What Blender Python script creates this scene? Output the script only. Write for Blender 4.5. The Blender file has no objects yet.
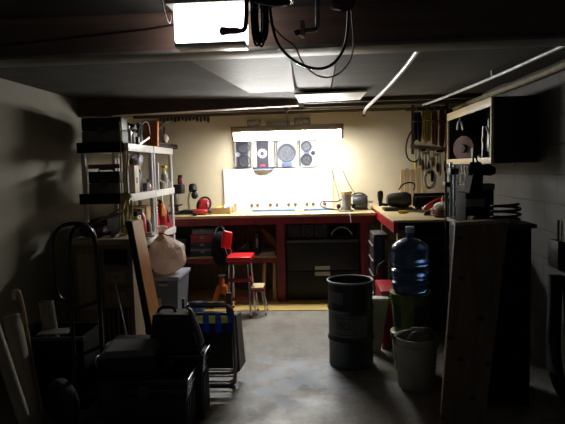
import bpy, bmesh, math, random
from mathutils import Vector, Matrix, Euler
random.seed(7)
sc = bpy.context.scene
R = math.radians

# ------------------------------------------------------------------ camera
cam_data = bpy.data.cameras.new('camera')
cam = bpy.data.objects.new('camera', cam_data)
sc.collection.objects.link(cam)
sc.camera = cam
cam_data.sensor_width = 36.0
cam_data.lens = 36.0 * 549.0 / 565.0
cam_data.clip_start = 0.02
cam.matrix_world = Matrix(((0.99792939, 0.02090364, 0.06082745, 0.0),
                           (0.05888945, 0.08335122, -0.99477867, 0.0),
                           (-0.02586454, 0.99630096, 0.08194763, 1.5),
                           (0, 0, 0, 1)))
# ------------------------------------------------------------------ world, exposure
w = bpy.data.worlds.new('world'); sc.world = w; w.use_nodes = True
w.node_tree.nodes['Background'].inputs[0].default_value = (0.80, 0.88, 1.0, 1)
w.node_tree.nodes['Background'].inputs[1].default_value = 0.07
vs = sc.view_settings
vs.view_transform = 'Standard'; vs.look = 'None'; vs.gamma = 1.0; vs.use_curve_mapping = False
vs.exposure = 0.0
LAMP_STRENGTH = 106.0      # fluorescent shop light over the bench
NEAR_STRENGTH = 4.6       # ceiling light by the beam
cy = sc.cycles
cy.max_bounces = 8; cy.diffuse_bounces = 5; cy.glossy_bounces = 4; cy.transmission_bounces = 6
cy.use_denoising = True
cy.caustics_reflective = False; cy.caustics_refractive = False
cy.sample_clamp_indirect = 6.0

# ------------------------------------------------------------------ materials
def _nt(name):
    m = bpy.data.materials.new(name); m.use_nodes = True
    nt = m.node_tree
    return m, nt, nt.nodes['Principled BSDF']
def L(nt, a, b): nt.links.new(a, b)

def mat(name, col, rough=0.6, metal=0.0, var=0.18, scale=9.0, bump=0.0, spec=0.5, stretch=(1, 1, 1), col2=None,
        trans=0.0, bscale=None, coat=0.0):
    m, nt, b = _nt(name)
    tc = nt.nodes.new('ShaderNodeTexCoord'); mp = nt.nodes.new('ShaderNodeMapping')
    mp.inputs['Scale'].default_value = stretch
    L(nt, tc.outputs['Object'], mp.inputs['Vector'])
    n = nt.nodes.new('ShaderNodeTexNoise'); n.inputs['Scale'].default_value = scale; n.inputs['Detail'].default_value = 5
    L(nt, mp.outputs['Vector'], n.inputs['Vector'])
    r = nt.nodes.new('ShaderNodeValToRGB')
    c2 = col2 if col2 else tuple(min(1, c * (1 + var)) for c in col)
    c1 = tuple(c * (1 - var) for c in col) if not col2 else col
    r.color_ramp.elements[0].position = 0.35; r.color_ramp.elements[1].position = 0.65
    r.color_ramp.elements[0].color = (*c1, 1); r.color_ramp.elements[1].color = (*c2, 1)
    L(nt, n.outputs['Fac'], r.inputs['Fac']); L(nt, r.outputs['Color'], b.inputs['Base Color'])
    b.inputs['Roughness'].default_value = rough; b.inputs['Metallic'].default_value = metal
    b.inputs['Specular IOR Level'].default_value = spec
    b.inputs['Transmission Weight'].default_value = trans
    b.inputs['Coat Weight'].default_value = coat
    if bump:
        n2 = nt.nodes.new('ShaderNodeTexNoise'); n2.inputs['Scale'].default_value = bscale or scale * 4; n2.inputs['Detail'].default_value = 4
        L(nt, mp.outputs['Vector'], n2.inputs['Vector'])
        bp = nt.nodes.new('ShaderNodeBump'); bp.inputs['Strength'].default_value = bump; bp.inputs['Distance'].default_value = 0.012 if bump < 0.9 else 0.035
        L(nt, n2.outputs['Fac'], bp.inputs['Height']); L(nt, bp.outputs['Normal'], b.inputs['Normal'])
    return m

def emit(name, col, strength):
    m, nt, b = _nt(name)
    b.inputs['Base Color'].default_value = (0.8, 0.8, 0.8, 1)
    b.inputs['Emission Color'].default_value = (*col, 1); b.inputs['Emission Strength'].default_value = strength
    return m

def block_wall(name, axis, col, mortar, bump=0.5, stain=(0.5, 0.45, 0.35), rough=0.7):
    """painted concrete block wall; axis = world axis that runs along the wall"""
    m, nt, b = _nt(name)
    tc = nt.nodes.new('ShaderNodeTexCoord'); sp = nt.nodes.new('ShaderNodeSeparateXYZ'); cb = nt.nodes.new('ShaderNodeCombineXYZ')
    L(nt, tc.outputs['Object'], sp.inputs[0]); L(nt, sp.outputs[axis], cb.inputs[0]); L(nt, sp.outputs[2], cb.inputs[1])
    br = nt.nodes.new('ShaderNodeTexBrick'); L(nt, cb.outputs[0], br.inputs['Vector'])
    br.inputs['Color1'].default_value = (*col, 1); br.inputs['Color2'].default_value = (*[c * 0.93 for c in col], 1)
    br.inputs['Mortar'].default_value = (*mortar, 1); br.inputs['Scale'].default_value = 1.0
    br.inputs['Mortar Size'].default_value = 0.006; br.inputs['Mortar Smooth'].default_value = 0.4
    br.inputs['Brick Width'].default_value = 0.4; br.inputs['Row Height'].default_value = 0.2
    n = nt.nodes.new('ShaderNodeTexNoise'); n.inputs['Scale'].default_value = 2.2; n.inputs['Detail'].default_value = 6
    L(nt, tc.outputs['Object'], n.inputs['Vector'])
    rp = nt.nodes.new('ShaderNodeValToRGB'); rp.color_ramp.elements[0].position = 0.35; rp.color_ramp.elements[1].position = 0.75
    rp.color_ramp.elements[0].color = (1, 1, 1, 1); rp.color_ramp.elements[1].color = (*stain, 1)
    L(nt, n.outputs['Fac'], rp.inputs['Fac'])
    mx = nt.nodes.new('ShaderNodeMix'); mx.data_type = 'RGBA'; mx.blend_type = 'MULTIPLY'; mx.inputs['Factor'].default_value = 0.35
    L(nt, br.outputs['Color'], mx.inputs['A']); L(nt, rp.outputs['Color'], mx.inputs['B'])
    L(nt, mx.outputs['Result'], b.inputs['Base Color'])
    b.inputs['Roughness'].default_value = rough
    n2 = nt.nodes.new('ShaderNodeTexNoise'); n2.inputs['Scale'].default_value = 55
    L(nt, tc.outputs['Object'], n2.inputs['Vector'])
    ma = nt.nodes.new('ShaderNodeMath'); ma.operation = 'MULTIPLY_ADD'; ma.inputs[1].default_value = 0.25
    inv = nt.nodes.new('ShaderNodeMath'); inv.operation = 'SUBTRACT'; inv.inputs[0].default_value = 1.0
    L(nt, br.outputs['Fac'], inv.inputs[1])
    L(nt, n2.outputs['Fac'], ma.inputs[0]); L(nt, inv.outputs[0], ma.inputs[2])
    bp = nt.nodes.new('ShaderNodeBump'); bp.inputs['Strength'].default_value = bump; bp.inputs['Distance'].default_value = 0.006
    L(nt, ma.outputs[0], bp.inputs['Height']); L(nt, bp.outputs['Normal'], b.inputs['Normal'])
    return m

def floor_mat():
    m, nt, b = _nt('worn_concrete')
    tc = nt.nodes.new('ShaderNodeTexCoord')
    def noise(scale, det, rough=0.55):
        n = nt.nodes.new('ShaderNodeTexNoise'); n.inputs['Scale'].default_value = scale; n.inputs['Detail'].default_value = det
        n.inputs['Roughness'].default_value = rough
        L(nt, tc.outputs['Object'], n.inputs['Vector']); return n
    n1 = noise(2.3, 8, 0.65); n2 = noise(9, 6); n3 = noise(60, 3)
    r1 = nt.nodes.new('ShaderNodeValToRGB'); e = r1.color_ramp.elements
    e[0].position = 0.3; e[0].color = (0.17, 0.155, 0.13, 1); e[1].position = 0.72; e[1].color = (0.42, 0.405, 0.37, 1)
    e.new(0.5).color = (0.31, 0.29, 0.25, 1)
    L(nt, n1.outputs['Fac'], r1.inputs['Fac'])
    r2 = nt.nodes.new('ShaderNodeValToRGB'); r2.color_ramp.elements[0].position = 0.3; r2.color_ramp.elements[1].position = 0.6
    r2.color_ramp.elements[0].color = (0.55, 0.53, 0.5, 1); r2.color_ramp.elements[1].color = (1, 1, 1, 1)
    L(nt, n2.outputs['Fac'], r2.inputs['Fac'])
    mx = nt.nodes.new('ShaderNodeMix'); mx.data_type = 'RGBA'; mx.blend_type = 'MULTIPLY'; mx.inputs['Factor'].default_value = 0.55
    L(nt, r1.outputs['Color'], mx.inputs['A']); L(nt, r2.outputs['Color'], mx.inputs['B'])
    n4 = noise(28, 6, 0.7)
    r4 = nt.nodes.new('ShaderNodeMapRange'); r4.inputs['From Min'].default_value = 0.3; r4.inputs['From Max'].default_value = 0.65
    r4.inputs['To Min'].default_value = 0.72; r4.inputs['To Max'].default_value = 1.08
    L(nt, n4.outputs['Fac'], r4.inputs['Value'])
    mg = nt.nodes.new('ShaderNodeMix'); mg.data_type = 'RGBA'; mg.blend_type = 'MULTIPLY'; mg.inputs['Factor'].default_value = 1.0
    L(nt, mx.outputs['Result'], mg.inputs['A']); L(nt, r4.outputs['Result'], mg.inputs['B'])
    # bluish floor reflection painted into the colour, in noisy patches mid-aisle
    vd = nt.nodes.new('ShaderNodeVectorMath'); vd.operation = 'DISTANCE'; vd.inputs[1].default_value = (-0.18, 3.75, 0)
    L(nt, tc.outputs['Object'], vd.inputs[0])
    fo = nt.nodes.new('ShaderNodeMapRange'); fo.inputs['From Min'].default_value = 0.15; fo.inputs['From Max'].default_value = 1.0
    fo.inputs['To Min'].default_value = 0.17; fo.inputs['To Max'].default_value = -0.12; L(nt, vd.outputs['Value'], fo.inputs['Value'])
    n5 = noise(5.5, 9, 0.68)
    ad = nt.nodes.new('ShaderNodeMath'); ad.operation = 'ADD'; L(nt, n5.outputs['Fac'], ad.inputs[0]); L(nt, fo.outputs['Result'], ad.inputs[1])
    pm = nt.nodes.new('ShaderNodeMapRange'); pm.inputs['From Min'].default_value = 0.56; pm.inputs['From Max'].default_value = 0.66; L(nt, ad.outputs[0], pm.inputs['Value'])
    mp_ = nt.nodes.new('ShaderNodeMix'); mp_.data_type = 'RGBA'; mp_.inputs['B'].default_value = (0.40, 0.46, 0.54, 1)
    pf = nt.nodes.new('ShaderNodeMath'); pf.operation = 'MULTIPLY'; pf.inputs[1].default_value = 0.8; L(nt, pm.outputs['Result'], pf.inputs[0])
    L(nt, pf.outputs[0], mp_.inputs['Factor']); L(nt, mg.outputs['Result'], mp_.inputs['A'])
    L(nt, mp_.outputs['Result'], b.inputs['Base Color'])
    rr = nt.nodes.new('ShaderNodeMapRange'); rr.inputs['From Min'].default_value = 0.35; rr.inputs['From Max'].default_value = 0.65
    rr.inputs['To Min'].default_value = 0.62; rr.inputs['To Max'].default_value = 0.36
    L(nt, n1.outputs['Fac'], rr.inputs['Value']); L(nt, rr.outputs['Result'], b.inputs['Roughness'])
    bp = nt.nodes.new('ShaderNodeBump'); bp.inputs['Strength'].default_value = 0.35; bp.inputs['Distance'].default_value = 0.004
    mm = nt.nodes.new('ShaderNodeMath'); mm.operation = 'ADD'; L(nt, n2.outputs['Fac'], mm.inputs[0]); L(nt, n3.outputs['Fac'], mm.inputs[1])
    L(nt, mm.outputs[0], bp.inputs['Height']); L(nt, bp.outputs['Normal'], b.inputs['Normal'])
    return m

def grain(name, dark, light, along=2, rough=0.55, knots=False, rings=14.0, coat=0.0):
    """wood with the grain running along one axis"""
    m, nt, b = _nt(name)
    tc = nt.nodes.new('ShaderNodeTexCoord'); mp = nt.nodes.new('ShaderNodeMapping')
    s = [rings, rings, rings]; s[along] = rings * 0.07
    mp.inputs['Scale'].default_value = s; L(nt, tc.outputs['Object'], mp.inputs['Vector'])
    n = nt.nodes.new('ShaderNodeTexNoise'); n.inputs['Scale'].default_value = 1.5; n.inputs['Detail'].default_value = 7
    n.inputs['Distortion'].default_value = 0.8
    L(nt, mp.outputs['Vector'], n.inputs['Vector'])
    r = nt.nodes.new('ShaderNodeValToRGB'); r.color_ramp.elements[0].position = 0.32; r.color_ramp.elements[1].position = 0.66
    r.color_ramp.elements[0].color = (*dark, 1); r.color_ramp.elements[1].color = (*light, 1)
    L(nt, n.outputs['Fac'], r.inputs['Fac'])
    out = r.outputs['Color']
    if knots:
        v = nt.nodes.new('ShaderNodeTexVoronoi'); v.voronoi_dimensions = '2D'; v.inputs['Scale'].default_value = 4.2
        sp2 = nt.nodes.new('ShaderNodeSeparateXYZ'); mp2 = nt.nodes.new('ShaderNodeCombineXYZ')
        L(nt, tc.outputs['Object'], sp2.inputs[0]); L(nt, sp2.outputs[0], mp2.inputs[0])
        mz = nt.nodes.new('ShaderNodeMath'); mz.operation = 'MULTIPLY'; mz.inputs[1].default_value = 1.5
        L(nt, sp2.outputs[2], mz.inputs[0]); L(nt, mz.outputs[0], mp2.inputs[1])
        L(nt, mp2.outputs[0], v.inputs['Vector'])
        kr = nt.nodes.new('ShaderNodeValToRGB'); kr.color_ramp.elements[0].position = 0.05; kr.color_ramp.elements[1].position = 0.11
        kr.color_ramp.elements[0].color = (0.12, 0.08, 0.05, 1); kr.color_ramp.elements[1].color = (1, 1, 1, 1)
        L(nt, v.outputs['Distance'], kr.inputs['Fac'])
        mx = nt.nodes.new('ShaderNodeMix'); mx.data_type = 'RGBA'; mx.blend_type = 'MULTIPLY'; mx.inputs['Factor'].default_value = 1.0
        L(nt, out, mx.inputs['A']); L(nt, kr.outputs['Color'], mx.inputs['B']); out = mx.outputs['Result']
    L(nt, out, b.inputs['Base Color'])
    b.inputs['Roughness'].default_value = rough; b.inputs['Coat Weight'].default_value = coat
    return m

def plaid_mat():
    m, nt, b = _nt('blue_plaid_webbing')
    tc = nt.nodes.new('ShaderNodeTexCoord'); sp = nt.nodes.new('ShaderNodeSeparateXYZ'); L(nt, tc.outputs['Object'], sp.inputs[0])
    def stripes(ax, freq, off, lo):
        a = nt.nodes.new('ShaderNodeMath'); a.operation = 'MULTIPLY_ADD'; a.inputs[1].default_value = freq; a.inputs[2].default_value = off
        L(nt, sp.outputs[ax], a.inputs[0])
        f = nt.nodes.new('ShaderNodeMath'); f.operation = 'FRACT'; L(nt, a.outputs[0], f.inputs[0])
        g = nt.nodes.new('ShaderNodeMath'); g.operation = 'GREATER_THAN'; g.inputs[1].default_value = lo; L(nt, f.outputs[0], g.inputs[0])
        return g.outputs[0]
    s1 = stripes(0, 12.0, 0.2, 0.5); s2 = stripes(2, 7.5, 0.1, 0.6)
    def mixc(fac, a, bb):
        mx = nt.nodes.new('ShaderNodeMix'); mx.data_type = 'RGBA'; L(nt, fac, mx.inputs['Factor'])
        for k, v in (('A', a), ('B', bb)):
            if isinstance(v, tuple): mx.inputs[k].default_value = (*v, 1)
            else: L(nt, v, mx.inputs[k])
        return mx.outputs['Result']
    a = mixc(s2, (0.03, 0.09, 0.34), (0.07, 0.17, 0.42)); c = mixc(s2, (0.015, 0.05, 0.07), (0.62, 0.62, 0.28))
    L(nt, mixc(s1, c, a), b.inputs['Base Color']); b.inputs['Roughness'].default_value = 0.7
    tr = nt.nodes.new('ShaderNodeBsdfTranslucent'); ms = nt.nodes.new('ShaderNodeMixShader'); ms.inputs[0].default_value = 0.6
    L(nt, b.inputs['Base Color'].links[0].from_socket, tr.inputs['Color'])
    L(nt, b.outputs[0], ms.inputs[1]); L(nt, tr.outputs[0], ms.inputs[2]); L(nt, ms.outputs[0], nt.nodes['Material Output'].inputs['Surface'])
    return m

M = {}
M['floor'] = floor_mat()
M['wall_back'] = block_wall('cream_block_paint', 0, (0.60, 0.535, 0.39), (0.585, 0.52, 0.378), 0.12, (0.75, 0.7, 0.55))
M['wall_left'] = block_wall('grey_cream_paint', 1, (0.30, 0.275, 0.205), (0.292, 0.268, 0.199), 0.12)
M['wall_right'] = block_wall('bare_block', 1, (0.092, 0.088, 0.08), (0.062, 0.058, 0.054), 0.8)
M['ceiling'] = mat('ceiling_board', (0.045, 0.042, 0.036), 0.85, var=0.35, scale=3, bump=0.3)
M['panel_grey'] = mat('grey_ribbed_sheet', (0.08, 0.09, 0.105), 0.5, var=0.25, scale=6, bump=0.4, stretch=(0.3, 14, 1))
M['panel_dark'] = mat('dark_ceiling_sheet', (0.035, 0.035, 0.033), 0.6, var=0.3, scale=4)
M['panel_olive'] = mat('olive_ceiling_sheet', (0.038, 0.038, 0.033), 0.8, var=0.25, scale=4, stretch=(0.3, 6, 1))
M['panel_white'] = mat('white_board', (0.84, 0.83, 0.78), 0.5, var=0.05)
M['beam'] = grain('old_beam_wood', (0.10, 0.062, 0.045), (0.18, 0.11, 0.08), 0, 0.7, rings=9)
M['flange'] = mat('dusty_steel_flange', (0.20, 0.19, 0.17), 0.45, var=0.2)
M['joist'] = grain('joist_wood', (0.05, 0.035, 0.022), (0.12, 0.09, 0.055), 0, 0.7)
M['joist_pale'] = grain('pale_joist_wood', (0.22, 0.19, 0.12), (0.36, 0.31, 0.2), 0, 0.7)
M['conduit'] = mat('white_conduit', (0.72, 0.74, 0.78), 0.3, var=0.08)
M['red_paint'] = mat('dark_red_paint', (0.17, 0.012, 0.022), 0.5, var=0.3, scale=6, bump=0.1)
M['red_bright'] = mat('bright_red_vinyl', (0.62, 0.012, 0.016), 0.32, var=0.08, scale=4)
M['red_tool'] = mat('red_plastic', (0.42, 0.02, 0.025), 0.35, var=0.12)
M['red_metal'] = mat('red_enamel', (0.30, 0.015, 0.02), 0.3, var=0.15)
M['ply'] = grain('bench_plywood', (0.52, 0.40, 0.20), (0.68, 0.54, 0.30), 0, 0.5)
M['ply_yellow'] = grain('yellow_plywood', (0.42, 0.29, 0.07), (0.55, 0.40, 0.13), 0, 0.55)
M['pine'] = grain('knotty_pine', (0.13, 0.085, 0.05), (0.19, 0.128, 0.078), 2, 0.6, knots=True, rings=11)
M['pine_pale'] = grain('pale_pine', (0.55, 0.42, 0.22), (0.68, 0.54, 0.31), 1, 0.5)
M['lam_brown'] = grain('brown_laminate', (0.27, 0.115, 0.04), (0.42, 0.19, 0.07), 2, 0.28, coat=0.5)
M['old_wood'] = grain('old_brown_wood', (0.15, 0.105, 0.06), (0.24, 0.17, 0.10), 2, 0.6)
M['old_wood_pale'] = grain('old_tan_wood', (0.24, 0.18, 0.11), (0.34, 0.26, 0.16), 2, 0.6)
M['tan_wood'] = grain('tan_wood', (0.38, 0.27, 0.14), (0.56, 0.42, 0.25), 2, 0.55)
M['black'] = mat('black_plastic', (0.010, 0.010, 0.011), 0.5, var=0.3, spec=0.35)
M['black_flat'] = mat('flat_black_paint', (0.004, 0.004, 0.0045), 0.8, var=0.3, spec=0.08)
M['black_gloss'] = mat('black_gloss', (0.008, 0.008, 0.009), 0.18, var=0.3)
M['black_matte'] = mat('black_matte', (0.013, 0.013, 0.013), 0.85, var=0.3, bump=0.2, spec=0.12)
M['dark_grey'] = mat('dark_grey_plastic', (0.05, 0.05, 0.05), 0.5, var=0.2)
M['mid_grey'] = mat('mid_grey_plastic', (0.2, 0.2, 0.2), 0.5, var=0.15)
M['lid_lit'] = mat('lid_lit', (0.13, 0.13, 0.13), 0.6, var=0.15)  # light from above on a black lid, painted in as grey
M['olive_grey'] = mat('olive_grey_panel', (0.13, 0.13, 0.10), 0.6, var=0.15)
M['rubber'] = mat('black_rubber', (0.014, 0.014, 0.014), 0.65, var=0.2)
M['steel'] = mat('brushed_steel', (0.55, 0.56, 0.58), 0.3, metal=1.0, var=0.12, stretch=(1, 1, 12))
M['chrome'] = mat('chrome', (0.72, 0.73, 0.75), 0.14, metal=1.0, var=0.05)
M['blue_steel'] = mat('blued_pipe', (0.42, 0.52, 0.62), 0.25, metal=1.0, var=0.1)
M['dull_steel'] = mat('dull_steel', (0.26, 0.25, 0.24), 0.45, metal=1.0, var=0.2)
M['cast'] = mat('dark_cast_iron', (0.05, 0.052, 0.055), 0.5, metal=0.5, var=0.2, bump=0.15)
M['silver'] = mat('silver_plastic', (0.22, 0.225, 0.25), 0.6, var=0.06)
M['face_grey'] = mat('grey_stereo_face', (0.035, 0.033, 0.045), 0.7, var=0.1, spec=0.2)
M['speaker_grey'] = mat('grey_speaker_cone', (0.022, 0.025, 0.036), 0.55, var=0.15)
M['speaker_pale'] = mat('pale_grey_cone', (0.06, 0.065, 0.085), 0.5, var=0.1)
M['speaker_blue'] = mat('blue_grey_panel', (0.03, 0.055, 0.11), 0.5, var=0.1)
M['white'] = mat('white_plastic', (0.75, 0.74, 0.70), 0.4, var=0.05)
M['white_grubby'] = mat('grubby_white_plastic', (0.40, 0.385, 0.34), 0.5, var=0.12)
M['shelf'] = mat('off_white_shelf_plastic', (0.58, 0.57, 0.54), 0.45, var=0.08)
M['fixture'] = mat('tan_fixture_enamel', (0.14, 0.10, 0.062), 0.7, var=0.08, spec=0.1)
M['lens'] = emit('lit_lens', (1.0, 0.985, 0.95), LAMP_STRENGTH)
M['lens_near'] = emit('lit_diffuser', (1.0, 0.95, 0.93), NEAR_STRENGTH)
M['lens_rim'] = mat('clear_plastic_rim', (0.5, 0.53, 0.58), 0.25, var=0.06)
M['drum'] = mat('black_green_steel', (0.022, 0.028, 0.026), 0.42, var=0.25, scale=5, bump=0.05)
M['drum_label'] = mat('faded_label', (0.12, 0.13, 0.12), 0.6, var=0.15)
M['ink'] = mat('dark_ink', (0.025, 0.03, 0.03), 0.6, var=0.1)
M['jug'] = mat('blue_clear_plastic', (0.09, 0.20, 0.46), 0.2, var=0.06, trans=0.55)
M['green_pail'] = mat('yellow_green_plastic', (0.13, 0.17, 0.025), 0.4, var=0.12)
M['green_label'] = mat('dark_green_label', (0.03, 0.06, 0.05), 0.5, var=0.2)
M['tote'] = mat('grey_blue_tote', (0.11, 0.12, 0.14), 0.4, var=0.08)
M['tote_lid'] = mat('pale_grey_lid', (0.28, 0.30, 0.34), 0.4, var=0.08)
M['bag'] = mat('tan_plastic_bag', (0.66, 0.53, 0.45), 0.36, var=0.12, scale=5, bump=0.95, bscale=16)
def translucent(m, f):
    nt = m.node_tree; b = nt.nodes['Principled BSDF']
    tr = nt.nodes.new('ShaderNodeBsdfTranslucent'); ms = nt.nodes.new('ShaderNodeMixShader'); ms.inputs[0].default_value = f
    L(nt, b.inputs['Base Color'].links[0].from_socket, tr.inputs['Color'])
    L(nt, b.outputs[0], ms.inputs[1]); L(nt, tr.outputs[0], ms.inputs[2]); L(nt, ms.outputs[0], nt.nodes['Material Output'].inputs['Surface'])
translucent(M['bag'], 0.5)
M['orange'] = mat('orange_paint', (0.55, 0.13, 0.03), 0.45, var=0.15)
M['orange_book'] = mat('orange_card', (0.62, 0.17, 0.03), 0.5, var=0.08)
M['yellow'] = mat('yellow_plastic', (0.68, 0.5, 0.03), 0.4, var=0.1)
M['yellow_cord'] = mat('yellow_cord', (0.42, 0.33, 0.06), 0.6, var=0.2)
M['brown_cord'] = mat('brown_cord', (0.18, 0.07, 0.045), 0.6, var=0.2)
M['maroon_cord'] = mat('maroon_cord', (0.12, 0.03, 0.04), 0.6, var=0.2)
M['copper_wire'] = mat('reddish_wire', (0.35, 0.12, 0.06), 0.4, var=0.15)
M['white_cloth'] = mat('white_cloth', (0.72, 0.68, 0.58), 0.9, var=0.1, bump=0.5)
M['card'] = mat('brown_cardboard', (0.42, 0.28, 0.13), 0.8, var=0.12)
M['card_grey'] = mat('grey_cardboard_tube', (0.32, 0.28, 0.22), 0.8, var=0.12)
M['basket'] = mat('brown_wicker', (0.16, 0.06, 0.03), 0.7, var=0.3, bump=0.8, bscale=90)
M['beige'] = mat('beige_card', (0.55, 0.48, 0.36), 0.6, var=0.08)
M['pink'] = mat('pink_plastic', (0.62, 0.42, 0.45), 0.5, var=0.1)
M['pale_lilac'] = mat('pale_lilac_plastic', (0.10, 0.06, 0.11), 0.4, scale=14, col2=(0.55, 0.52, 0.60))
M['navy'] = mat('navy_plastic', (0.02, 0.03, 0.08), 0.45, var=0.15)
M['blue'] = mat('blue_plastic', (0.06, 0.16, 0.42), 0.35, var=0.1)
M['pale_blue'] = mat('pale_blue_plastic', (0.45, 0.56, 0.75), 0.4, var=0.08)
M['brown_glass'] = mat('brown_glass', (0.20, 0.05, 0.03), 0.15, var=0.15)
M['clear'] = mat('cloudy_clear_plastic', (0.6, 0.6, 0.58), 0.2, var=0.06, trans=0.5)
M['knob'] = mat('brown_knob', (0.10, 0.05, 0.02), 0.6, var=0.1)
M['plaid'] = plaid_mat()
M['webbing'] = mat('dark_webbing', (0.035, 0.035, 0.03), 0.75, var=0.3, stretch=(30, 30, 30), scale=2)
M['taupe'] = mat('taupe_canvas', (0.16, 0.14, 0.115), 0.8, var=0.15)
M['leather'] = mat('dark_leather', (0.03, 0.022, 0.018), 0.6, var=0.3)
M['rust'] = mat('rusty_red_steel', (0.10, 0.05, 0.042), 0.35, metal=0.4, var=0.3)

# ------------------------------------------------------------------ geometry helpers
def V(*a): return Vector(a)
class MB:
    def __init__(s): s.bm = bmesh.new()
    def box(s, lo, hi, bev=0.0, rot=None, pivot=None, seg=2):
        lo, hi = Vector(lo), Vector(hi)
        c = (lo + hi) / 2; d = hi - lo
        r = bmesh.ops.create_cube(s.bm, size=1.0)
        vs_ = r['verts']
        for v in vs_: v.co = Vector((v.co.x * d.x, v.co.y * d.y, v.co.z * d.z)) + c
        if rot is not None:
            p = Vector(pivot) if pivot is not None else c
            rm = Euler([R(a) for a in rot]).to_matrix()
            for v in vs_: v.co = rm @ (v.co - p) + p
        if bev > 0:
            es = list({e for v in vs_ for e in v.link_edges})
            bmesh.ops.bevel(s.bm, geom=es, offset=min(bev, 0.45 * min(abs(d.x), abs(d.y), abs(d.z))), segments=seg, affect='EDGES', profile=0.6)
        return s
    def _ring(s, c, u, v, r, n, ph=0.0):
        return [s.bm.verts.new(c + u * (r * math.cos(2 * math.pi * k / n + ph)) + v * (r * math.sin(2 * math.pi * k / n + ph))) for k in range(n)]
    def cyl(s, p0, p1, r0, r1=None, n=20, caps=True):
        p0, p1 = Vector(p0), Vector(p1); r1 = r0 if r1 is None else r1
        t = (p1 - p0).normalized(); a = Vector((0, 0, 1)) if abs(t.z) < 0.9 else Vector((1, 0, 0))
        u = t.cross(a).normalized(); v = t.cross(u)
        A = s._ring(p0, u, v, r0, n); B = s._ring(p1, u, v, r1, n)
        for k in range(n): s.bm.faces.new((A[k], A[(k + 1) % n], B[(k + 1) % n], B[k]))
        if caps: s.bm.faces.new(A[::-1]); s.bm.faces.new(B)
        return s
    def tube(s, pts, r, n=10, closed=False, smooth=0):
        pts = [Vector(p) for p in pts]
        for _ in range(smooth):            # Chaikin corner cutting
            q = []
            if closed:
                for i in range(len(pts)):
                    a, b = pts[i], pts[(i + 1) % len(pts)]; q += [a * .75 + b * .25, a * .25 + b * .75]
            else:
                q = [pts[0]]
                for i in range(len(pts) - 1):
                    a, b = pts[i], pts[i + 1]; q += [a * .75 + b * .25, a * .25 + b * .75]
                q.append(pts[-1])
            pts = q
        m = len(pts); rings = []; u = None
        for i, p in enumerate(pts):
            if closed: t = (pts[(i + 1) % m] - pts[i - 1]).normalized()
            elif i == 0: t = (pts[1] - p).normalized()
            elif i == m - 1: t = (p - pts[-2]).normalized()
            else: t = (pts[i + 1] - pts[i - 1]).normalized()
            if u is None:
                a = Vector((0, 0, 1)) if abs(t.z) < 0.9 else Vector((1, 0, 0)); u = t.cross(a).normalized()
            else:
                u = (u - t * u.dot(t)); u = u.normalized() if u.length > 1e-6 else t.orthogonal().normalized()
            rings.append(s._ring(p, u, t.cross(u), r, n))
        rng = range(m if closed else m - 1)
        for i in rng:
            A, B = rings[i], rings[(i + 1) % m]
            for k in range(n): s.bm.faces.new((A[k], A[(k + 1) % n], B[(k + 1) % n], B[k]))
        if not closed: s.bm.faces.new(rings[0][::-1]); s.bm.faces.new(rings[-1])
        return s
    def lathe(s, prof, c=(0, 0, 0), n=28, cap=True, axis=None, squash=1.0):
        """profile of (radius, height) turned about z (or an axis direction) through c"""
        c = Vector(c); ax = Vector(axis).normalized() if axis else Vector((0, 0, 1))
        a = Vector((1, 0, 0)) if abs(ax.x) < 0.9 else Vector((0, 1, 0))
        u = (a - ax * a.dot(ax)).normalized(); v = ax.cross(u)
        rings = [s._ring(c + ax * h, u, v * squash, max(r, 1e-4), n) for r, h in prof]
        for A, B in zip(rings, rings[1:]):
            for k in range(n): s.bm.faces.new((A[k], A[(k + 1) % n], B[(k + 1) % n], B[k]))
        if cap: s.bm.faces.new(rings[0][::-1]); s.bm.faces.new(rings[-1])
        return s
    def ball(s, c, rad, n=16, lump=0.0, seed=0):
        c = Vector(c); rad = Vector(rad) if hasattr(rad, '__len__') else Vector((rad,) * 3)
        r = bmesh.ops.create_uvsphere(s.bm, u_segments=n, v_segments=max(6, n // 2 + 2), radius=1.0)
        rnd = random.Random(seed); ph = [rnd.uniform(0, 6.28) for _ in range(6)]
        for v in r['verts']:
            p = v.co.copy(); k = 1.0
            if lump:
                th = math.atan2(p.y, p.x)
                k += lump * (math.sin(3 * th + ph[0] + 3 * p.z) * 0.5 + math.sin(5 * th + ph[1] - 4 * p.z) * 0.35 + math.sin(7 * p.z + ph[2] + 2 * th) * 0.35) * (1 - p.z * p.z * 0.6)
            v.co = Vector((p.x * rad.x, p.y * rad.y, p.z * rad.z)) * k + c
        return s
    def prism(s, pts, axis, t0, t1):
        """2-D outline extruded along an axis: axis x -> (y,z), y -> (x,z), z -> (x,y)"""
        def mk(p, t): return {'x': (t, p[0], p[1]), 'y': (p[0], t, p[1]), 'z': (p[0], p[1], t)}[axis]
        A = [s.bm.verts.new(mk(p, t0)) for p in pts]; B = [s.bm.verts.new(mk(p, t1)) for p in pts]; n = len(pts)
        for k in range(n): s.bm.faces.new((A[k], A[(k + 1) % n], B[(k + 1) % n], B[k]))
        s.bm.faces.new(A[::-1]); s.bm.faces.new(B)
        return s
    def hull8(s, lower, upper):
        """box from four lower and four upper corners"""
        A = [s.bm.verts.new(p) for p in lower]; B = [s.bm.verts.new(p) for p in upper]
        for k in range(4): s.bm.faces.new((A[k], A[(k + 1) % 4], B[(k + 1) % 4], B[k]))
        s.bm.faces.new(A[::-1]); s.bm.faces.new(B)
        return s
    def spin(s, rot, pivot):
        rm = Euler([R(a) for a in rot]).to_matrix(); p = Vector(pivot)
        for v in s.bm.verts: v.co = rm @ (v.co - p) + p
        return s
def box(*a, **k): return MB().box(*a, **k)
def cyl(*a, **k): return MB().cyl(*a, **k)
def tube(*a, **k): return MB().tube(*a, **k)
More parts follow.
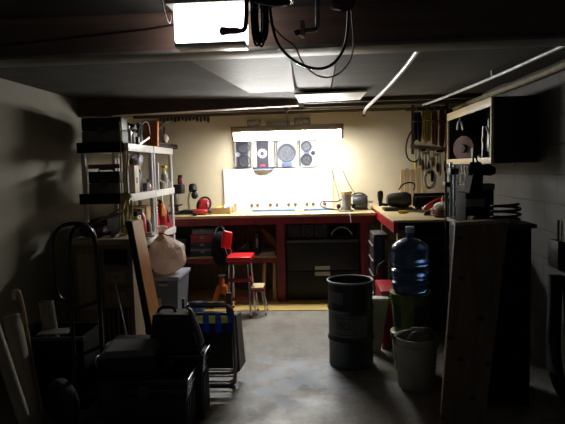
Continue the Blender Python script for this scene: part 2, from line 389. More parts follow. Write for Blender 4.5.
def lathe(*a, **k): return MB().lathe(*a, **k)
def ball(*a, **k): return MB().ball(*a, **k)
def prism(*a, **k): return MB().prism(*a, **k)

ORG = {}
def _link(name, mb, material, org):
    bm = mb.bm
    bmesh.ops.recalc_face_normals(bm, faces=bm.faces)
    for v in bm.verts: v.co -= org
    me = bpy.data.meshes.new(name); bm.to_mesh(me); bm.free()
    for p in me.polygons: p.use_smooth = True
    me.set_sharp_from_angle(angle=R(38))
    me.materials.append(M[material])
    o = bpy.data.objects.new(name, me); sc.collection.objects.link(o)
    return o
def tag(o, label, cat, group=None, kind=None):
    o['label'] = label; o['category'] = cat
    if group: o['group'] = group
    if kind: o['kind'] = kind
def T(name, label, cat, loc, group=None):
    """an Empty at the base of a thing made of parts (parts are given in room coordinates)"""
    o = bpy.data.objects.new(name, None); sc.collection.objects.link(o)
    o.location = loc; o.empty_display_size = 0.05; ORG[o.name] = Vector(loc); tag(o, label, cat, group)
    return o
def P(name, mb, material, parent, label=None):
    org = ORG[parent.name]
    o = _link(name, mb, material, org); o.parent = parent; ORG[o.name] = org
    if label: o['label'] = label
    return o
def S(name, mb, material, label, cat, group=None):
    """a thing that is one mesh"""
    xs = [v.co for v in mb.bm.verts]
    org = Vector(((min(v.x for v in xs) + max(v.x for v in xs)) / 2, (min(v.y for v in xs) + max(v.y for v in xs)) / 2, min(v.z for v in xs)))
    o = _link(name, mb, material, org); o.location = org; tag(o, label, cat, group); ORG[o.name] = org
    return o
def ST(name, mb, material, parent=None, label=None, cat=None):
    o = _link(name, mb, material, Vector((0, 0, 0)))
    if parent: o.parent = parent
    else:
        o['kind'] = 'structure'
        if label: o['label'] = label
        if cat: o['category'] = cat
    ORG[o.name] = Vector((0, 0, 0))
    return o
def text_mesh(txt, size, depth=0.001):
    cu = bpy.data.curves.new('t', 'FONT'); cu.body = txt; cu.size = size; cu.extrude = depth; cu.align_x = 'CENTER'; cu.align_y = 'CENTER'
    o = bpy.data.objects.new('t', cu); sc.collection.objects.link(o)
    bpy.context.view_layer.update()
    me = bpy.data.meshes.new_from_object(o.evaluated_get(bpy.context.evaluated_depsgraph_get()))
    mb = MB(); mb.bm.from_mesh(me)
    bpy.data.objects.remove(o); bpy.data.curves.remove(cu); bpy.data.meshes.remove(me)
    return mb
def arc(c, r, a0, a1, n, plane='xz'):
    out = []
    for k in range(n + 1):
        a = R(a0 + (a1 - a0) * k / n); x, y = r * math.cos(a), r * math.sin(a)
        out.append({'xz': (c[0] + x, c[1], c[2] + y), 'yz': (c[0], c[1] + x, c[2] + y), 'xy': (c[0] + x, c[1] + y, c[2])}[plane])
    return out

# ================================================================== THE ROOM
XL, XR, YF, YB, ZC = -2.15, 1.625, -1.6, 6.65, 2.16
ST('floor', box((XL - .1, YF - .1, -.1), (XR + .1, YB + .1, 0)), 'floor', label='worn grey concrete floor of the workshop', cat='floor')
ST('ceiling', box((XL - .1, YF - .1, ZC), (XR + .1, YB + .1, ZC + .1)), 'ceiling', label='low dark board ceiling of the workshop', cat='ceiling')
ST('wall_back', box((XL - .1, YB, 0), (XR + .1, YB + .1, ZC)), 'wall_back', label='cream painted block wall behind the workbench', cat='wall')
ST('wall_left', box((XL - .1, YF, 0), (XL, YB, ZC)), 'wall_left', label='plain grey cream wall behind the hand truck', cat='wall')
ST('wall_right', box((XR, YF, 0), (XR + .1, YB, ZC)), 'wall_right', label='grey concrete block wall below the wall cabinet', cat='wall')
# steel-lipped beam across the room
bm_ = ST('ceiling_beam', box((XL, 2.34, 2.0), (XR, 2.46, ZC)), 'beam', label='dark wooden beam across the ceiling with a pale lower lip', cat='beam')
ST('beam_lip', box((XL, 2.315, 1.985), (XR, 2.48, 2.0), .003), 'flange', bm_)
# mismatched ceiling sheets behind the beam
ST('ceiling_panel', MB().hull8([(-.78, 2.75, 2.138), (-.12, 2.75, 2.138), (-.16, 4.75, 2.138), (-.55, 4.75, 2.138)],
                               [(-.78, 2.75, 2.158), (-.12, 2.75, 2.158), (-.16, 4.75, 2.158), (-.55, 4.75, 2.158)]), 'panel_grey',
   label='grey ribbed sheet on the ceiling left of centre', cat='ceiling panel')
ST('ceiling_panel', box((-.13, 2.75, 2.142), (.14, 4.7, 2.158)), 'panel_dark', label='narrow dark sheet on the ceiling', cat='ceiling panel')
ST('ceiling_panel', box((.15, 2.75, 2.14), (1.6, 4.7, 2.158)), 'panel_olive', label='wide olive grey sheet on the ceiling right of centre', cat='ceiling panel')
ST('ceiling_panel', box((-1.72, 2.85, 2.145), (-.84, 3.1, 2.158)), 'panel_dark', label='dark patch board on the ceiling at left', cat='ceiling panel')
ST('ceiling_panel', MB().hull8([(-.16, 4.72, 2.105), (.45, 4.72, 2.11), (.45, 5.45, 2.13), (-.14, 5.45, 2.125)],
                               [(-.16, 4.72, 2.12), (.45, 4.72, 2.125), (.45, 5.45, 2.145), (-.14, 5.45, 2.14)]), 'panel_white',
   label='bright white board on the ceiling before the shop light', cat='ceiling panel')
# wedge-shaped soffit beam at left, thin joists at right
ST('ceiling_soffit', MB().hull8([(XL, 4.95, 2.0), (-.15, 5.5, 2.105), (-.15, 5.64, 2.105), (XL, 5.12, 2.0)],
                                [(XL, 4.95, ZC), (-.15, 5.5, ZC), (-.15, 5.64, ZC), (XL, 5.12, ZC)]), 'beam', label='dark soffit board under the ceiling above the shelves', cat='soffit')
for y, z, mt in ((5.5, 2.12, 'joist'), (5.85, 2.115, 'joist'), (6.22, 2.13, 'joist_pale'), (6.5, 2.12, 'joist')):
    ST('ceiling_joist', box((-.1 if y < 6 else XL, y, z), (XR, y + .05, ZC)), mt, label='thin strip across the ceiling near the back wall', cat='joist')
ST('trim_1', MB().tube([(1.585, 3.2, 2.10), (1.585, 4.2, 2.09), (1.585, 5.4, 2.10), (1.585, 6.6, 2.11)], .024, 12), 'joist_pale', label='pale pipe along the top of the right wall', cat='pipe')
ST('floor_sheet', box((-1.5, 5.62, 0), (.46, 6.64, .008)), 'ply_yellow', label='yellowish plywood sheet on the floor under the bench', cat='floor sheet')

# conduits on the ceiling
t = T('conduit_pipe', 'white bent conduit from the beam to the back wall', 'pipe', (.5, 4.2, 2.1))
P('pipe', tube([(.525, 2.49, 2.03), (.53, 2.55, 2.09), (.545, 2.8, 2.092), (.566, 3.34, 2.09), (.574, 4.2, 2.09), (.56, 5.1, 2.09), (.54, 5.92, 2.088), (.54, 6.05, 2.05)], .0155, 12, smooth=2), 'conduit', t)
P('pipe_clamp', box((.505, 2.55, 2.09), (.56, 2.60, 2.14), .004), 'dark_grey', t)
P('pipe_end', cyl((.54, 6.03, 2.06), (.54, 6.07, 2.03), .017, n=12), 'black', t)
t = T('conduit_pipe', 'straight thin conduit running above the wall cabinet', 'pipe', (1.2, 4.2, 2.1))
P('pipe', tube([(1.31, 2.75, 2.09), (1.26, 4.0, 2.085), (1.16, 5.4, 2.09), (1.14, 5.9, 2.11)], .011, 12, smooth=1), 'conduit', t)
P('pipe_clamp', box((1.25, 4.0, 2.092), (1.27, 4.025, 2.139), .004), 'conduit', t)

# ================================================================== LIGHTS
LY = 6.12
t = T('shop_light', 'long lit fluorescent shop light hanging over the bench', 'light', (-.30, LY, 1.8))
P('housing', prism([(LY - .066, 1.8895), (LY + .066, 1.8895), (LY + .105, 1.925), (LY + .105, 1.95), (LY - .105, 1.95), (LY - .105, 1.945)], 'x', -.915, .318).box((-.915, LY + .105, 1.835), (.318, LY + .112, 1.95)), 'fixture', t)
pr = [(LY + .062 * math.cos(a), 1.889 + .088 * math.sin(a)) for a in [math.pi + math.pi * k / 14 for k in range(15)]]
P('diffuser', prism(pr, 'x', -.885, .288), 'lens', t)
for x in (-.912, .296):
    P('end_cap', box((x, LY - .065, 1.80), (x + .02, LY + .065, 1.889), .004), 'fixture', t)
P('hanger_rod', cyl((-.30, LY, 1.935), (-.30, LY, 2.12), .009, n=10), 'dull_steel', t)
P('canopy', lathe([(.05, 2.16), (.052, 2.14), (.03, 2.115), (.012, 2.10)], (-.30, LY, 0), 20), 'dull_steel', t)

t = T('ceiling_light', 'glaring square ceiling light hung against the beam', 'light', (-.27, 2.24, 1.97))
P('diffuser', box((-.545, 2.185, 1.997), (-.26, 2.30, 2.15), .02, seg=4), 'lens_near', t)
P('lens_rim', box((-.543, 2.183, 1.983), (-.262, 2.302, 1.9965), .004), 'lens_rim', t)
P('mounting_plate', box((-.57, 2.18, 2.148), (-.245, 2.33, 2.16)), 'white_grubby', t)

# ================================================================== WORKBENCH (back wall)
BZ = .98
t = T('workbench', 'long red-framed workbench with a pale plywood top along the back wall', 'workbench', (-.55, 6.3, 0))
P('worktop', box((-1.9, 5.97, .95), (.645, 6.645, BZ), .003), 'ply', t)
P('front_rail', box((-1.9, 5.99, .872), (.645, 6.03, .949)), 'red_paint', t)
for x in (-1.88, -.442, .482):
    P('post', box((x, 5.99, .009), (x + .088, 6.03, .871)), 'red_paint', t)
    P('post', box((x, 6.56, .009), (x + .088, 6.62, .949)), 'old_wood', t)
P('shelf', box((-1.79, 6.0, .50), (-.445, 6.55, .518)), 'ply', t)
P('shelf_rail', box((-1.79, 5.985, .445), (-.445, 6.02, .499)), 'red_paint', t)
P('back_panel', box((-1.79, 6.625, .01), (.57, 6.64, .949)), 'old_wood', t)
# ------------------------------------------------------------------ black drawer cabinet in the right bay
t = T('file_cabinet', 'black two-drawer cabinet in the right bay of the workbench', 'cabinet', (.06, 6.3, .009))
P('body', box((-.335, 6.05, .009), (.47, 6.55, .69), .004), 'black', t)
for z0, z1, hz in ((.03, .336, .288), (.346, .645, .352)):
    d = P('drawer', box((-.325, 6.025, z0), (.462, 6.05, z1), .004), 'black', t)
    P('label_holder', box((-.025, 6.012, hz), (.142, 6.026, hz + .045), .003), 'white_grubby', d, 'pale label holder')
P('top_lip', box((-.338, 6.02, .655), (.473, 6.05, .69), .003), 'dark_grey', t)
t = T('stereo', 'black stereo with three round dials on the black drawer cabinet', 'stereo', (-.1, 6.2, .69))
P('case', box((-.335, 6.09, .69), (.14, 6.5, .86), .005), 'black', t)
for x in (-.25, -.10, .05):
    P('dial_panel', box((x - .062, 6.08, .712), (x + .062, 6.09, .85), .003), 'dark_grey', t)
    P('dial', MB().lathe([(.05, 0), (.05, .008), (.042, .012), (.02, .006), (.018, .016), (0, .018)], (x, 6.081, .78), 24, axis=(0, -1, 0)), 'speaker_grey', t)
t = T('tool_case', 'low black case with a pale arched handle beside the dial stereo', 'case', (.3, 6.2, .69))
P('body', box((.16, 6.09, .69), (.46, 6.5, .72), .006), 'black', t)
P('handle', tube(arc((.28, 6.1, .695), .12, 15, 165, 12), .008), 'steel', t, 'pale metal handle')

# ------------------------------------------------------------------ things on and under the bench shelf
def stack_box(name, lo, hi, mt, lid, label, cat, group=None):
    t = T(name, label, cat, ((lo[0] + hi[0]) / 2, (lo[1] + hi[1]) / 2, lo[2]), group)
    h = hi[2] - lo[2]
    P('body', box(lo, (hi[0], hi[1], hi[2] - h * .3), .006), mt, t)
    P('lid', box((lo[0] - .005, lo[1] - .005, hi[2] - h * .3 + .0005), (hi[0] + .005, hi[1] + .005, hi[2]), .006), lid, t)
    P('latch', box((( lo[0] + hi[0]) / 2 - .025, lo[1] - .014, hi[2] - h * .5), ((lo[0] + hi[0]) / 2 + .025, lo[1] - .005, hi[2] - h * .15), .003), 'dull_steel', t)
    return t
stack_box('storage_box', (-1.42, 6.06, .518), (-1.14, 6.4, .605), 'dark_grey', 'mid_grey', 'grey lidded box lowest of the stack on the bench shelf', 'box')
stack_box('storage_box', (-1.42, 6.06, .606), (-1.15, 6.4, .675), 'navy', 'dark_grey', 'dark blue-grey box under the red tool box on the bench shelf', 'box')
stack_box('tool_box', (-1.41, 6.05, .676), (-1.14, 6.38, .765), 'red_metal', 'red_metal', 'red tool box in the stack on the bench shelf', 'tool box')
stack_box('storage_box', (-1.40, 6.06, .766), (-1.15, 6.36, .835), 'mid_grey', 'dark_grey', 'grey case on top of the red tool box under the bench', 'box')
stack_box('storage_box', (-1.74, 6.08, .518), (-1.48, 6.42, .72), 'black', 'dark_grey', 'black box at the shelf end behind the tan bag', 'box')
t = T('hand_plane', 'dark hand plane in the middle of the bench shelf', 'plane', (-.84, 6.2, .518))
P('sole', box((-.97, 6.15, .518), (-.71, 6.24, .565), .006), 'cast', t)
P('handle', tube([(-.76, 6.2, .565), (-.75, 6.2, .62), (-.775, 6.2, .655)], .016, 12, smooth=2), 'black', t)
P('front_knob', lathe([(.012, .565), (.012, .585), (.022, .605), (.018, .625), (0, .63)], (-.93, 6.2, 0), 16), 'black', t)
P('blade', box((-.87, 6.16, .60), (-.80, 6.23, .606), rot=(0, -35, 0)), 'steel', t)
t = T('paper_stack', 'stack of pale papers at the right end of the bench shelf', 'papers', (-.53, 6.12, .518))
for k in range(4):
    P('booklet', box((-.64 + .01 * k, 6.03, .518 + .012 * k), (-.46 - .006 * k, 6.24, .5292 + .012 * k), .001, rot=(0, 0, 4 * k - 5)), ('white_grubby', 'beige', 'white_grubby', 'mid_grey')[k], t)
t = T('sprayer_bottle', 'tan glue bottle lying tilted over the papers under the bench', 'bottle', (-.55, 6.34, .518))
P('body', MB().lathe([(.0, 0), (.05, .002), (.055, .02), (.055, .17), (.03, .21), (.02, .23)], (-.46, 6.36, .56), 20, axis=(-.62, 0, .8)), 'card', t)
P('cap', MB().lathe([(.022, .23), (.022, .255), (.008, .27), (.006, .30)], (-.46, 6.36, .56), 16, axis=(-.62, 0, .8)), 'orange', t)
P('rest_block', box((-.50, 6.32, .518), (-.45, 6.40, .57), .003), 'old_wood', t)
t = T('binder', 'grey blue binder standing on the bench shelf by the papers', 'binder', (-.67, 6.25, .518))
P('cover', box((-.69, 6.12, .518), (-.655, 6.38, .76), .004), 'navy', t)
P('spine_label', box((-.685, 6.117, .6), (-.66, 6.1205, .70)), 'white_grubby', t)
t = T('tool_bag', 'round black tool bag hanging off the bench shelf behind the red stool', 'bag', (-1.04, 5.87, .44))
P('body', ball((-1.04, 5.87, .63), (.11, .095, .19), 20, .05, 3), 'black_matte', t)
P('strap', tube([(-1.12, 5.86, .74), (-1.09, 5.96, .86), (-1.02, 5.96, .86), (-.99, 5.86, .74)], .012, 8, smooth=2), 'black', t)
JX, JY = -1.03, 5.80
t = T('jack_stand', 'orange four-legged jack stand on the floor behind the red stool', 'jack stand', (JX, JY, .009))
for sx in (-1, 1):
    for sy in (-1, 1):
        P('leg', MB().hull8([(JX + sx * .10 - .018, JY + sy * .09 - .018, .009), (JX + sx * .10 + .018, JY + sy * .09 - .018, .009), (JX + sx * .10 + .018, JY + sy * .09 + .018, .009), (JX + sx * .10 - .018, JY + sy * .09 + .018, .009)],
                            [(JX + sx * .03 - .02, JY + sy * .03 - .02, .24), (JX + sx * .03 + .02, JY + sy * .03 - .02, .24), (JX + sx * .03 + .02, JY + sy * .03 + .02, .24), (JX + sx * .03 - .02, JY + sy * .03 + .02, .24)]), 'orange', t)
P('column', cyl((JX, JY, .15), (JX, JY, .32), .028, n=16), 'orange', t)
P('ratchet_post', box((JX - .016, JY - .015, .3), (JX + .016, JY + .015, .34), .003), 'dull_steel', t)
P('saddle', box((JX - .04, JY - .025, .34), (JX + .04, JY + .025, .355), .004), 'dull_steel', t)
for x, tilt, lab in ((-.62, 3, 'pale wood offcut leaning at left of two under the bench'), (-.50, 1, 'pale wood offcut leaning beside the middle bench post')):
    S('wood_offcut', box((x, 6.06, .012), (x + .04, 6.09, .43), .002, rot=(-4, tilt, 0)), 'tan_wood', lab, 'offcut', 'offcuts leaning under the bench')
t = T('plastic_bowl', 'blue plastic bowl on the floor beside the grey tote', 'bowl', (-1.27, 5.6, 0))
P('shell', MB().lathe([(.05, 0), (.085, .03), (.10, .09), (.094, .09), (.078, .034), (.045, .01)], (-1.27, 5.6, .0), 28), 'blue', t)
P('rim', tube([(-1.27 + .098 * math.cos(k * .2618), 5.6 + .098 * math.sin(k * .2618), .091) for k in range(24)], .006, 8, closed=True), 'pale_blue', t, 'pale blue rim')

# ------------------------------------------------------------------ red step stool
def step_stool():
    t = T('step_stool', 'red vinyl step stool with chrome legs before the workbench', 'stool', (-.79, 5.56, 0))
    P('seat', MB().box((-.945, 5.38, .565), (-.645, 5.70, .612), .03, seg=4), 'red_bright', t)
    P('seat_skirt', box((-.925, 5.40, .535), (-.665, 5.68, .567), .004), 'red_metal', t)
    P('backrest', MB().box((-1.02, 5.55, .675), (-.90, 5.60, .855), .035, seg=4, rot=(-6, 14, 32)), 'red_bright', t)
    for dx, dy in ((-.035, -.02), (.025, .02)):
        P('back_post', tube([(-.90 + dx * .4, 5.62 + dy, .54), (-.925 + dx, 5.62 + dy, .60), (-.965 + dx * .8, 5.605 + dy, .70), (-.975 + dx * .7, 5.60 + dy, .80)], .009, 10, smooth=2), 'chrome', t)
    for nm, x0, y0, x1, y1 in (('a', -.905, 5.42, -.935, 5.36), ('b', -.69, 5.42, -.665, 5.36), ('c', -.905, 5.67, -.935, 5.74), ('d', -.69, 5.67, -.665, 5.74)):
        l = P('leg', tube([(x0, y0, .54), (x1, y1, .02)], .0125, 12), 'chrome', t)
        P('foot_cap', cyl((x1, y1, 0), (x1, y1, .028), .016, n=12), 'red_tool', l, 'red rubber foot cap')
    for z, a in ((.36, .55), (.17, .82)):
        P('cross_brace', box((-.925 - .012 * a, 5.40 - .03 * a, z), (-.675 + .012 * a, 5.412 - .03 * a, z + .038), .003), 'red_metal', t)
        P('side_brace', box((-.687 + .012 * a, 5.42 - .03 * a, z), (-.675 + .012 * a, 5.67 + .03 * a, z + .03), .003), 'red_metal', t)
    # folding steps swung out to the right
    P('step', MB().box((-.665, 5.44, .27), (-.525, 5.66, .292), .006), 'ply', t, 'worn tan step tread')
    P('step_edge', MB().box((-.668, 5.437, .245), (-.522, 5.663, .269), .006), 'red_metal', t)
    for y in (5.46, 5.64):
        for x0, x1 in ((-.64, -.665 + .05), (-.545, -.50)):
            l = P('step_leg', tube([(x0, y, .25), (x1, y, .015)], .009, 10), 'chrome', t)
            P('foot_cap', cyl((x1, y, 0), (x1, y, .022), .012, n=10), 'red_tool', l, 'red rubber foot cap')
    P('step_link', tube([(-.68, 5.46, .33), (-.60, 5.46, .26)], .007, 8), 'chrome', t)
    t.scale = (.86, 1, 1); t.location.x += .012
step_stool()

# ------------------------------------------------------------------ back wall: speakers, vents, white board
S('backboard', box((-1.11, 6.625, .985), (.20, 6.649, 1.488), .003), 'panel_white', 'white board on the wall below the shop light and speakers', 'board')
def woofer(t, x, z, r, face=6.60, cone='speaker_grey', ring='speaker_grey'):
    w_ = P('woofer', MB().lathe([(r, 0), (r, .010), (r * .9, .016), (r * .82, .006), (r * .8, .001), (r * .35, -.010), (r * .3, -.006), (0.001, .004)], (x, face, z), 30, axis=(0, -1, 0)), cone, t)
    P('surround', tube([(x + r * .97 * math.cos(k * .2094), face - .008, z + r * .97 * math.sin(k * .2094)) for k in range(30)], .006, 8, closed=True), ring, w_)
t = T('speaker', 'two-woofer silver speaker under the left end of the shop light', 'speaker', (-.87, 6.62, 1.5), 'stereo speakers on the back wall')
P('cabinet', box((-.965, 6.60, 1.50), (-.775, 6.649, 1.825), .008), 'face_grey', t)
P('trim_strip', box((-.80, 6.592, 1.51), (-.778, 6.601, 1.815), .003), 'silver', t, 'silver edge strip')
P('trim_strip', box((-.963, 6.592, 1.51), (-.945, 6.601, 1.815), .003), 'silver', t, 'silver edge strip')
woofer(t, -.845, 1.74, .065); woofer(t, -.845, 1.585, .068)
P('tweeter', MB().lathe([(.028, 0), (.028, .008), (.014, .002), (0.001, .012)], (-.925, 6.6, 1.66), 20, axis=(0, -1, 0)), 'silver', t, 'small tweeter')
t = T('stereo_unit', 'silver stereo face with one bright round dial between the speakers', 'stereo', (-.615, 6.62, 1.49))
P('face', box((-.748, 6.60, 1.49), (-.482, 6.649, 1.82), .006), 'face_grey', t)
P('trim_strip', box((-.746, 6.585, 1.5), (-.695, 6.601, 1.815), .005), 'silver', t, 'wide silver side strip')
P('trim_strip', box((-.555, 6.585, 1.5), (-.485, 6.601, 1.815), .005), 'silver', t, 'wide silver side strip')
P('dial', MB().lathe([(.058, 0), (.058, .012), (.045, .018), (.03, .014), (.001, .02)], (-.628, 6.598, 1.665), 28, axis=(0, -1, 0)), 'silver', t, 'bright silver dial')
P('dial_hub', MB().lathe([(.022, 0), (.022, .008), (.001, .012)], (-.628, 6.58, 1.665), 20, axis=(0, -1, 0)), 'face_grey', t)
P('button_row', box((-.66, 6.593, 1.512), (-.60, 6.601, 1.53), .002), 'red_tool', t)
P('underside_tray', prism([(-.615 + .13 * math.cos(a), 6.60 - .0 - .07 * math.sin(a)) for a in [math.pi * k / 16 for k in range(17)]], 'z', 1.474, 1.489), 'speaker_blue', t, 'blue rounded tray')
t = T('subwoofer', 'square speaker with one big round cone under the shop light', 'speaker', (-.335, 6.62, 1.5))
P('cabinet', box((-.455, 6.60, 1.495), (-.217, 6.649, 1.822), .006), 'silver', t)
woofer(t, -.335, 1.665, .108, cone='speaker_pale')
P('lower_panel', box((-.40, 6.592, 1.50), (-.275, 6.601, 1.555), .004), 'speaker_blue', t, 'blue lower panel')
P('edge_strip', box((-.46, 6.59, 1.495), (-.445, 6.6, 1.822), .003), 'speaker_grey', t)
t = T('speaker', 'two-woofer silver speaker rightmost below the shop light', 'speaker', (-.08, 6.62, 1.49), 'stereo speakers on the back wall')
P('cabinet', box((-.185, 6.60, 1.49), (.015, 6.649, 1.815), .008), 'silver', t)
P('edge_strip', box((-.188, 6.592, 1.50), (-.172, 6.601, 1.81), .003), 'speaker_grey', t)
woofer(t, -.10, 1.735, .06, cone='speaker_pale'); woofer(t, -.10, 1.58, .066)
P('neck_panel', box((-.13, 6.594, 1.64), (-.07, 6.601, 1.68), .003), 'speaker_blue', t)
P('tweeter', MB().lathe([(.026, 0), (.026, .008), (.013, .002), (0.001, .012)], (-.02, 6.6, 1.655), 20, axis=(0, -1, 0)), 'face_grey', t)
def vent(x0, x1, z0, z1, label):
    t = T('wall_vent', label, 'vent', ((x0 + x1) / 2, 6.63, z0), 'mottled vent plates above the shop light')
    P('plate', box((x0, 6.635, z0), (x1, 6.649, z1), .003), 'mid_grey', t)
    rnd = random.Random(x0)
    m = MB()
    for k in range(9):
        x = x0 + .02 + (x1 - x0 - .04) * (k + .5) / 9; a = rnd.uniform(-.03, .03); z = (z0 + z1) / 2 + rnd.uniform(-.015, .015)
        m.box((x - .008, 6.628, z - .022), (x + .008, 6.636, z + .022), .002, rot=(0, rnd.uniform(-50, 50), 0))
    P('louvre', m, 'white_grubby', t)
vent(-.806, -.639, 1.982, 2.078, 'mottled vent plate on the wall above the left of the shop light')
vent(-.24, -.046, 1.975, 2.08, 'mottled vent plate on the wall right of the lamp hanger')
S('wall_plaque', box((-.578, 6.63, 1.975), (-.29, 6.649, 2.045), .003), 'mid_grey', 'plain grey plaque on the wall between the two vents', 'plaque')
# drill bits in a rack at the top of the back wall
t = T('drill_bit_rack', 'row of dark drill bits hanging at the top of the back wall', 'drill bit rack', (-1.58, 6.6, 2.07))
P('rail', box((-1.88, 6.625, 2.135), (-1.25, 6.649, 2.157)), 'black', t)
for k in range(14):
    x = -1.86 + k * .045; h = .045 + .02 * ((k * 5) % 3) / 2 + (.015 if k > 10 else 0)
    P('bit', MB().lathe([(.006, 0), (.012, .01), (.016, h * .55), (.01, h)], (x, 6.635, 2.135 - h), 10), 'black', t)
for x, z, lab in ((-1.12, 1.46, 'small hook on the cream wall left of the white board'), (.27, 1.47, 'small hook on the cream wall right of the white board')):
    S('wall_hook', MB().cyl((x, 6.649, z), (x, 6.61, z), .005, n=8).cyl((x, 6.612, z - .004), (x, 6.612, z + .025), .005, n=8), 'dull_steel', lab, 'hook')
S('hanging_wire', tube([(.20, 6.62, 1.45), (.235, 6.60, 1.30), (.285, 6.58, 1.1), (.30, 6.52, BZ + .004)], .004, 6, smooth=2), 'dark_grey', 'thin wire hanging down the wall to the bench beside the white board', 'wire')
S('hanging_wire', tube([(.33, 6.64, 1.44), (.38, 6.62, 1.31), (.46, 6.60, 1.17), (.52, 6.57, 1.11)], .004, 6, smooth=2), 'dark_grey', 'thin slanting wire on the wall above the router', 'wire')

# ------------------------------------------------------------------ things on the bench top
t = T('knob_rail', 'low white rail with a row of small brown knobs at the back of the bench', 'rail', (-.45, 6.6, BZ))
P('rail', box((-.97, 6.585, BZ), (.16, 6.62, BZ + .05), .003), 'white', t)
for px in (-.92, -.77, -.70, -.545, -.465, -.325, -.245, -.105, -.03, .105):
    P('knob', MB().lathe([(.012, 0), (.016, .012), (.022, .02), (.016, .034), (0.001, .036)], (px, 6.59, BZ + .062), 14, axis=(0, -1, .25)), 'knob', t, 'brown knob')
S('blue_strap', MB().tube([(-.75, 6.44, BZ + .012), (-.55, 6.40, BZ + .014), (-.3, 6.42, BZ + .014), (-.08, 6.40, BZ + .012), (.06, 6.43, BZ + .013), (.2, 6.41, BZ + .013)], .012, 8, smooth=2), 'blue', 'blue strap lying along the bench before the knob rail', 'strap')
t = T('caulk_tube', 'small white tube lying on the bench before the knob rail', 'tube', (-.18, 6.3, BZ))
P('body', cyl((-.24, 6.3, BZ + .016), (-.14, 6.31, BZ + .016), .016, n=14), 'white', t)
P('nozzle', cyl((-.14, 6.31, BZ + .016), (-.09, 6.315, BZ + .03), .01, .004, n=10), 'dark_grey', t)
# red lantern, red tray, wooden tray
t = T('work_lantern', 'red lantern with a black rim leaning back on the bench', 'lantern', (-1.30, 6.33, BZ))
P('body', MB().box((-1.365, 6.30, BZ + .035), (-1.245, 6.37, BZ + .165), .028, rot=(-18, 10, 0), seg=3), 'red_tool', t)
P('rim', tube([(-1.305 + .078 * math.cos(a) + .012 * math.sin(a), 6.335 - .0 + .028 * math.sin(a), BZ + .102 + .086 * math.sin(a)) for a in [k * math.pi / 12 for k in range(24)]], .012, 8, closed=True), 'black', t)
P('stand', box((-1.35, 6.31, BZ), (-1.25, 6.41, BZ + .035), .006), 'black', t)
P('switch', box((-1.26, 6.288, BZ + .08), (-1.245, 6.302, BZ + .13), .003), 'pale_blue', t)
t = T('battery_drill', 'red tool lying flat on the bench before the lantern', 'drill', (-1.30, 6.15, BZ))
P('body', MB().lathe([(.012, 0), (.03, .01), (.034, .06), (.034, .14), (.02, .17)], (-1.40, 6.14, BZ + .034), 18, axis=(1, .1, 0)), 'red_tool', t)
P('chuck', MB().lathe([(.018, .17), (.018, .205), (.006, .22)], (-1.40, 6.14, BZ + .034), 14, axis=(1, .1, 0)), 'black', t)
P('grip', box((-1.375, 6.02, BZ), (-1.325, 6.13, BZ + .035), .012), 'black', t)
t = T('parts_tray', 'open wooden tray of small parts on the bench beside the lantern', 'tray', (-1.08, 6.3, BZ))
P('bottom', box((-1.20, 6.18, BZ), (-.975, 6.42, BZ + .008)), 'card', t)
for lo, hi in (((-1.20, 6.18, BZ), (-.975, 6.19, BZ + .07)), ((-1.20, 6.41, BZ), (-.975, 6.42, BZ + .07)), ((-1.20, 6.19, BZ), (-1.19, 6.41, BZ + .07)), ((-.985, 6.19, BZ), (-.975, 6.41, BZ + .07))):
    P('side', box(lo, hi), 'card', t)
S('yellow_bottle', MB().lathe([(.02, 0), (.025, .01), (.025, .06), (.01, .085), (.006, .1)], (-1.16, 6.25, BZ + .045), 16, axis=(.9, .3, .35)), 'yellow', 'small yellow bottle lying in the wooden tray', 'bottle')
S('glue_tube', MB().lathe([(.015, 0), (.018, .01), (.018, .09), (.008, .11)], (-1.07, 6.3, BZ + .05), 14, axis=(.9, .1, .3)), 'pale_blue', 'pale blue tube lying in the wooden tray', 'tube')
S('tape_roll', MB().lathe([(.02, 0), (.04, 0), (.04, .03), (.02, .03)], (-1.03, 6.38, BZ + .065), 20, axis=(0, -.8, .6)), 'white', 'white tape roll standing in the wooden tray', 'tape')
t = T('paint_cup', 'pale cream cup on the bench right of the wooden tray', 'cup', (-.92, 6.38, BZ))
P('body', MB().lathe([(.03, 0), (.042, .11), (.037, .11), (.028, .008)], (-.92, 6.38, BZ), 20), 'panel_white', t)
# dark bench tools at the left end
t = T('bench_lamp', 'black bench lamp with a bent steel arm at the left end of the bench', 'lamp', (-1.46, 6.28, BZ))
P('base', box((-1.56, 6.20, BZ), (-1.37, 6.38, BZ + .05), .008), 'black', t)
P('arm', tube([(-1.47, 6.29, BZ + .05), (-1.48, 6.29, BZ + .17), (-1.445, 6.28, BZ + .27), (-1.41, 6.27, BZ + .30)], .011, 10, smooth=2), 'steel', t, 'pale steel arm')
P('lamp_shade', MB().lathe([(.03, 0), (.045, .02), (.05, .08), (.04, .085), (.028, .02)], (-1.415, 6.26, BZ + .35), 20, axis=(.1, -.25, -1)), 'black', t)
P('lower_knob', ball((-1.395, 6.26, BZ + .22), (.04, .04, .045), 14), 'black', t)
t = T('drill_press', 'dark upright bench tool between the shelves and the bench lamp', 'drill press', (-1.62, 6.3, BZ))
P('base', box((-1.70, 6.2, BZ), (-1.575, 6.40, BZ + .035), .006), 'cast', t)
P('column', cyl((-1.63, 6.33, BZ + .03), (-1.63, 6.33, BZ + .30), .028, n=16), 'dull_steel', t)
P('head', box((-1.71, 6.21, BZ + .24), (-1.53, 6.39, BZ + .35), .02), 'black', t)
P('quill', cyl((-1.61, 6.25, BZ + .12), (-1.61, 6.25, BZ + .25), .016, n=14), 'steel', t)
P('table', box((-1.69, 6.21, BZ + .10), (-1.56, 6.36, BZ + .115), .003), 'cast', t)
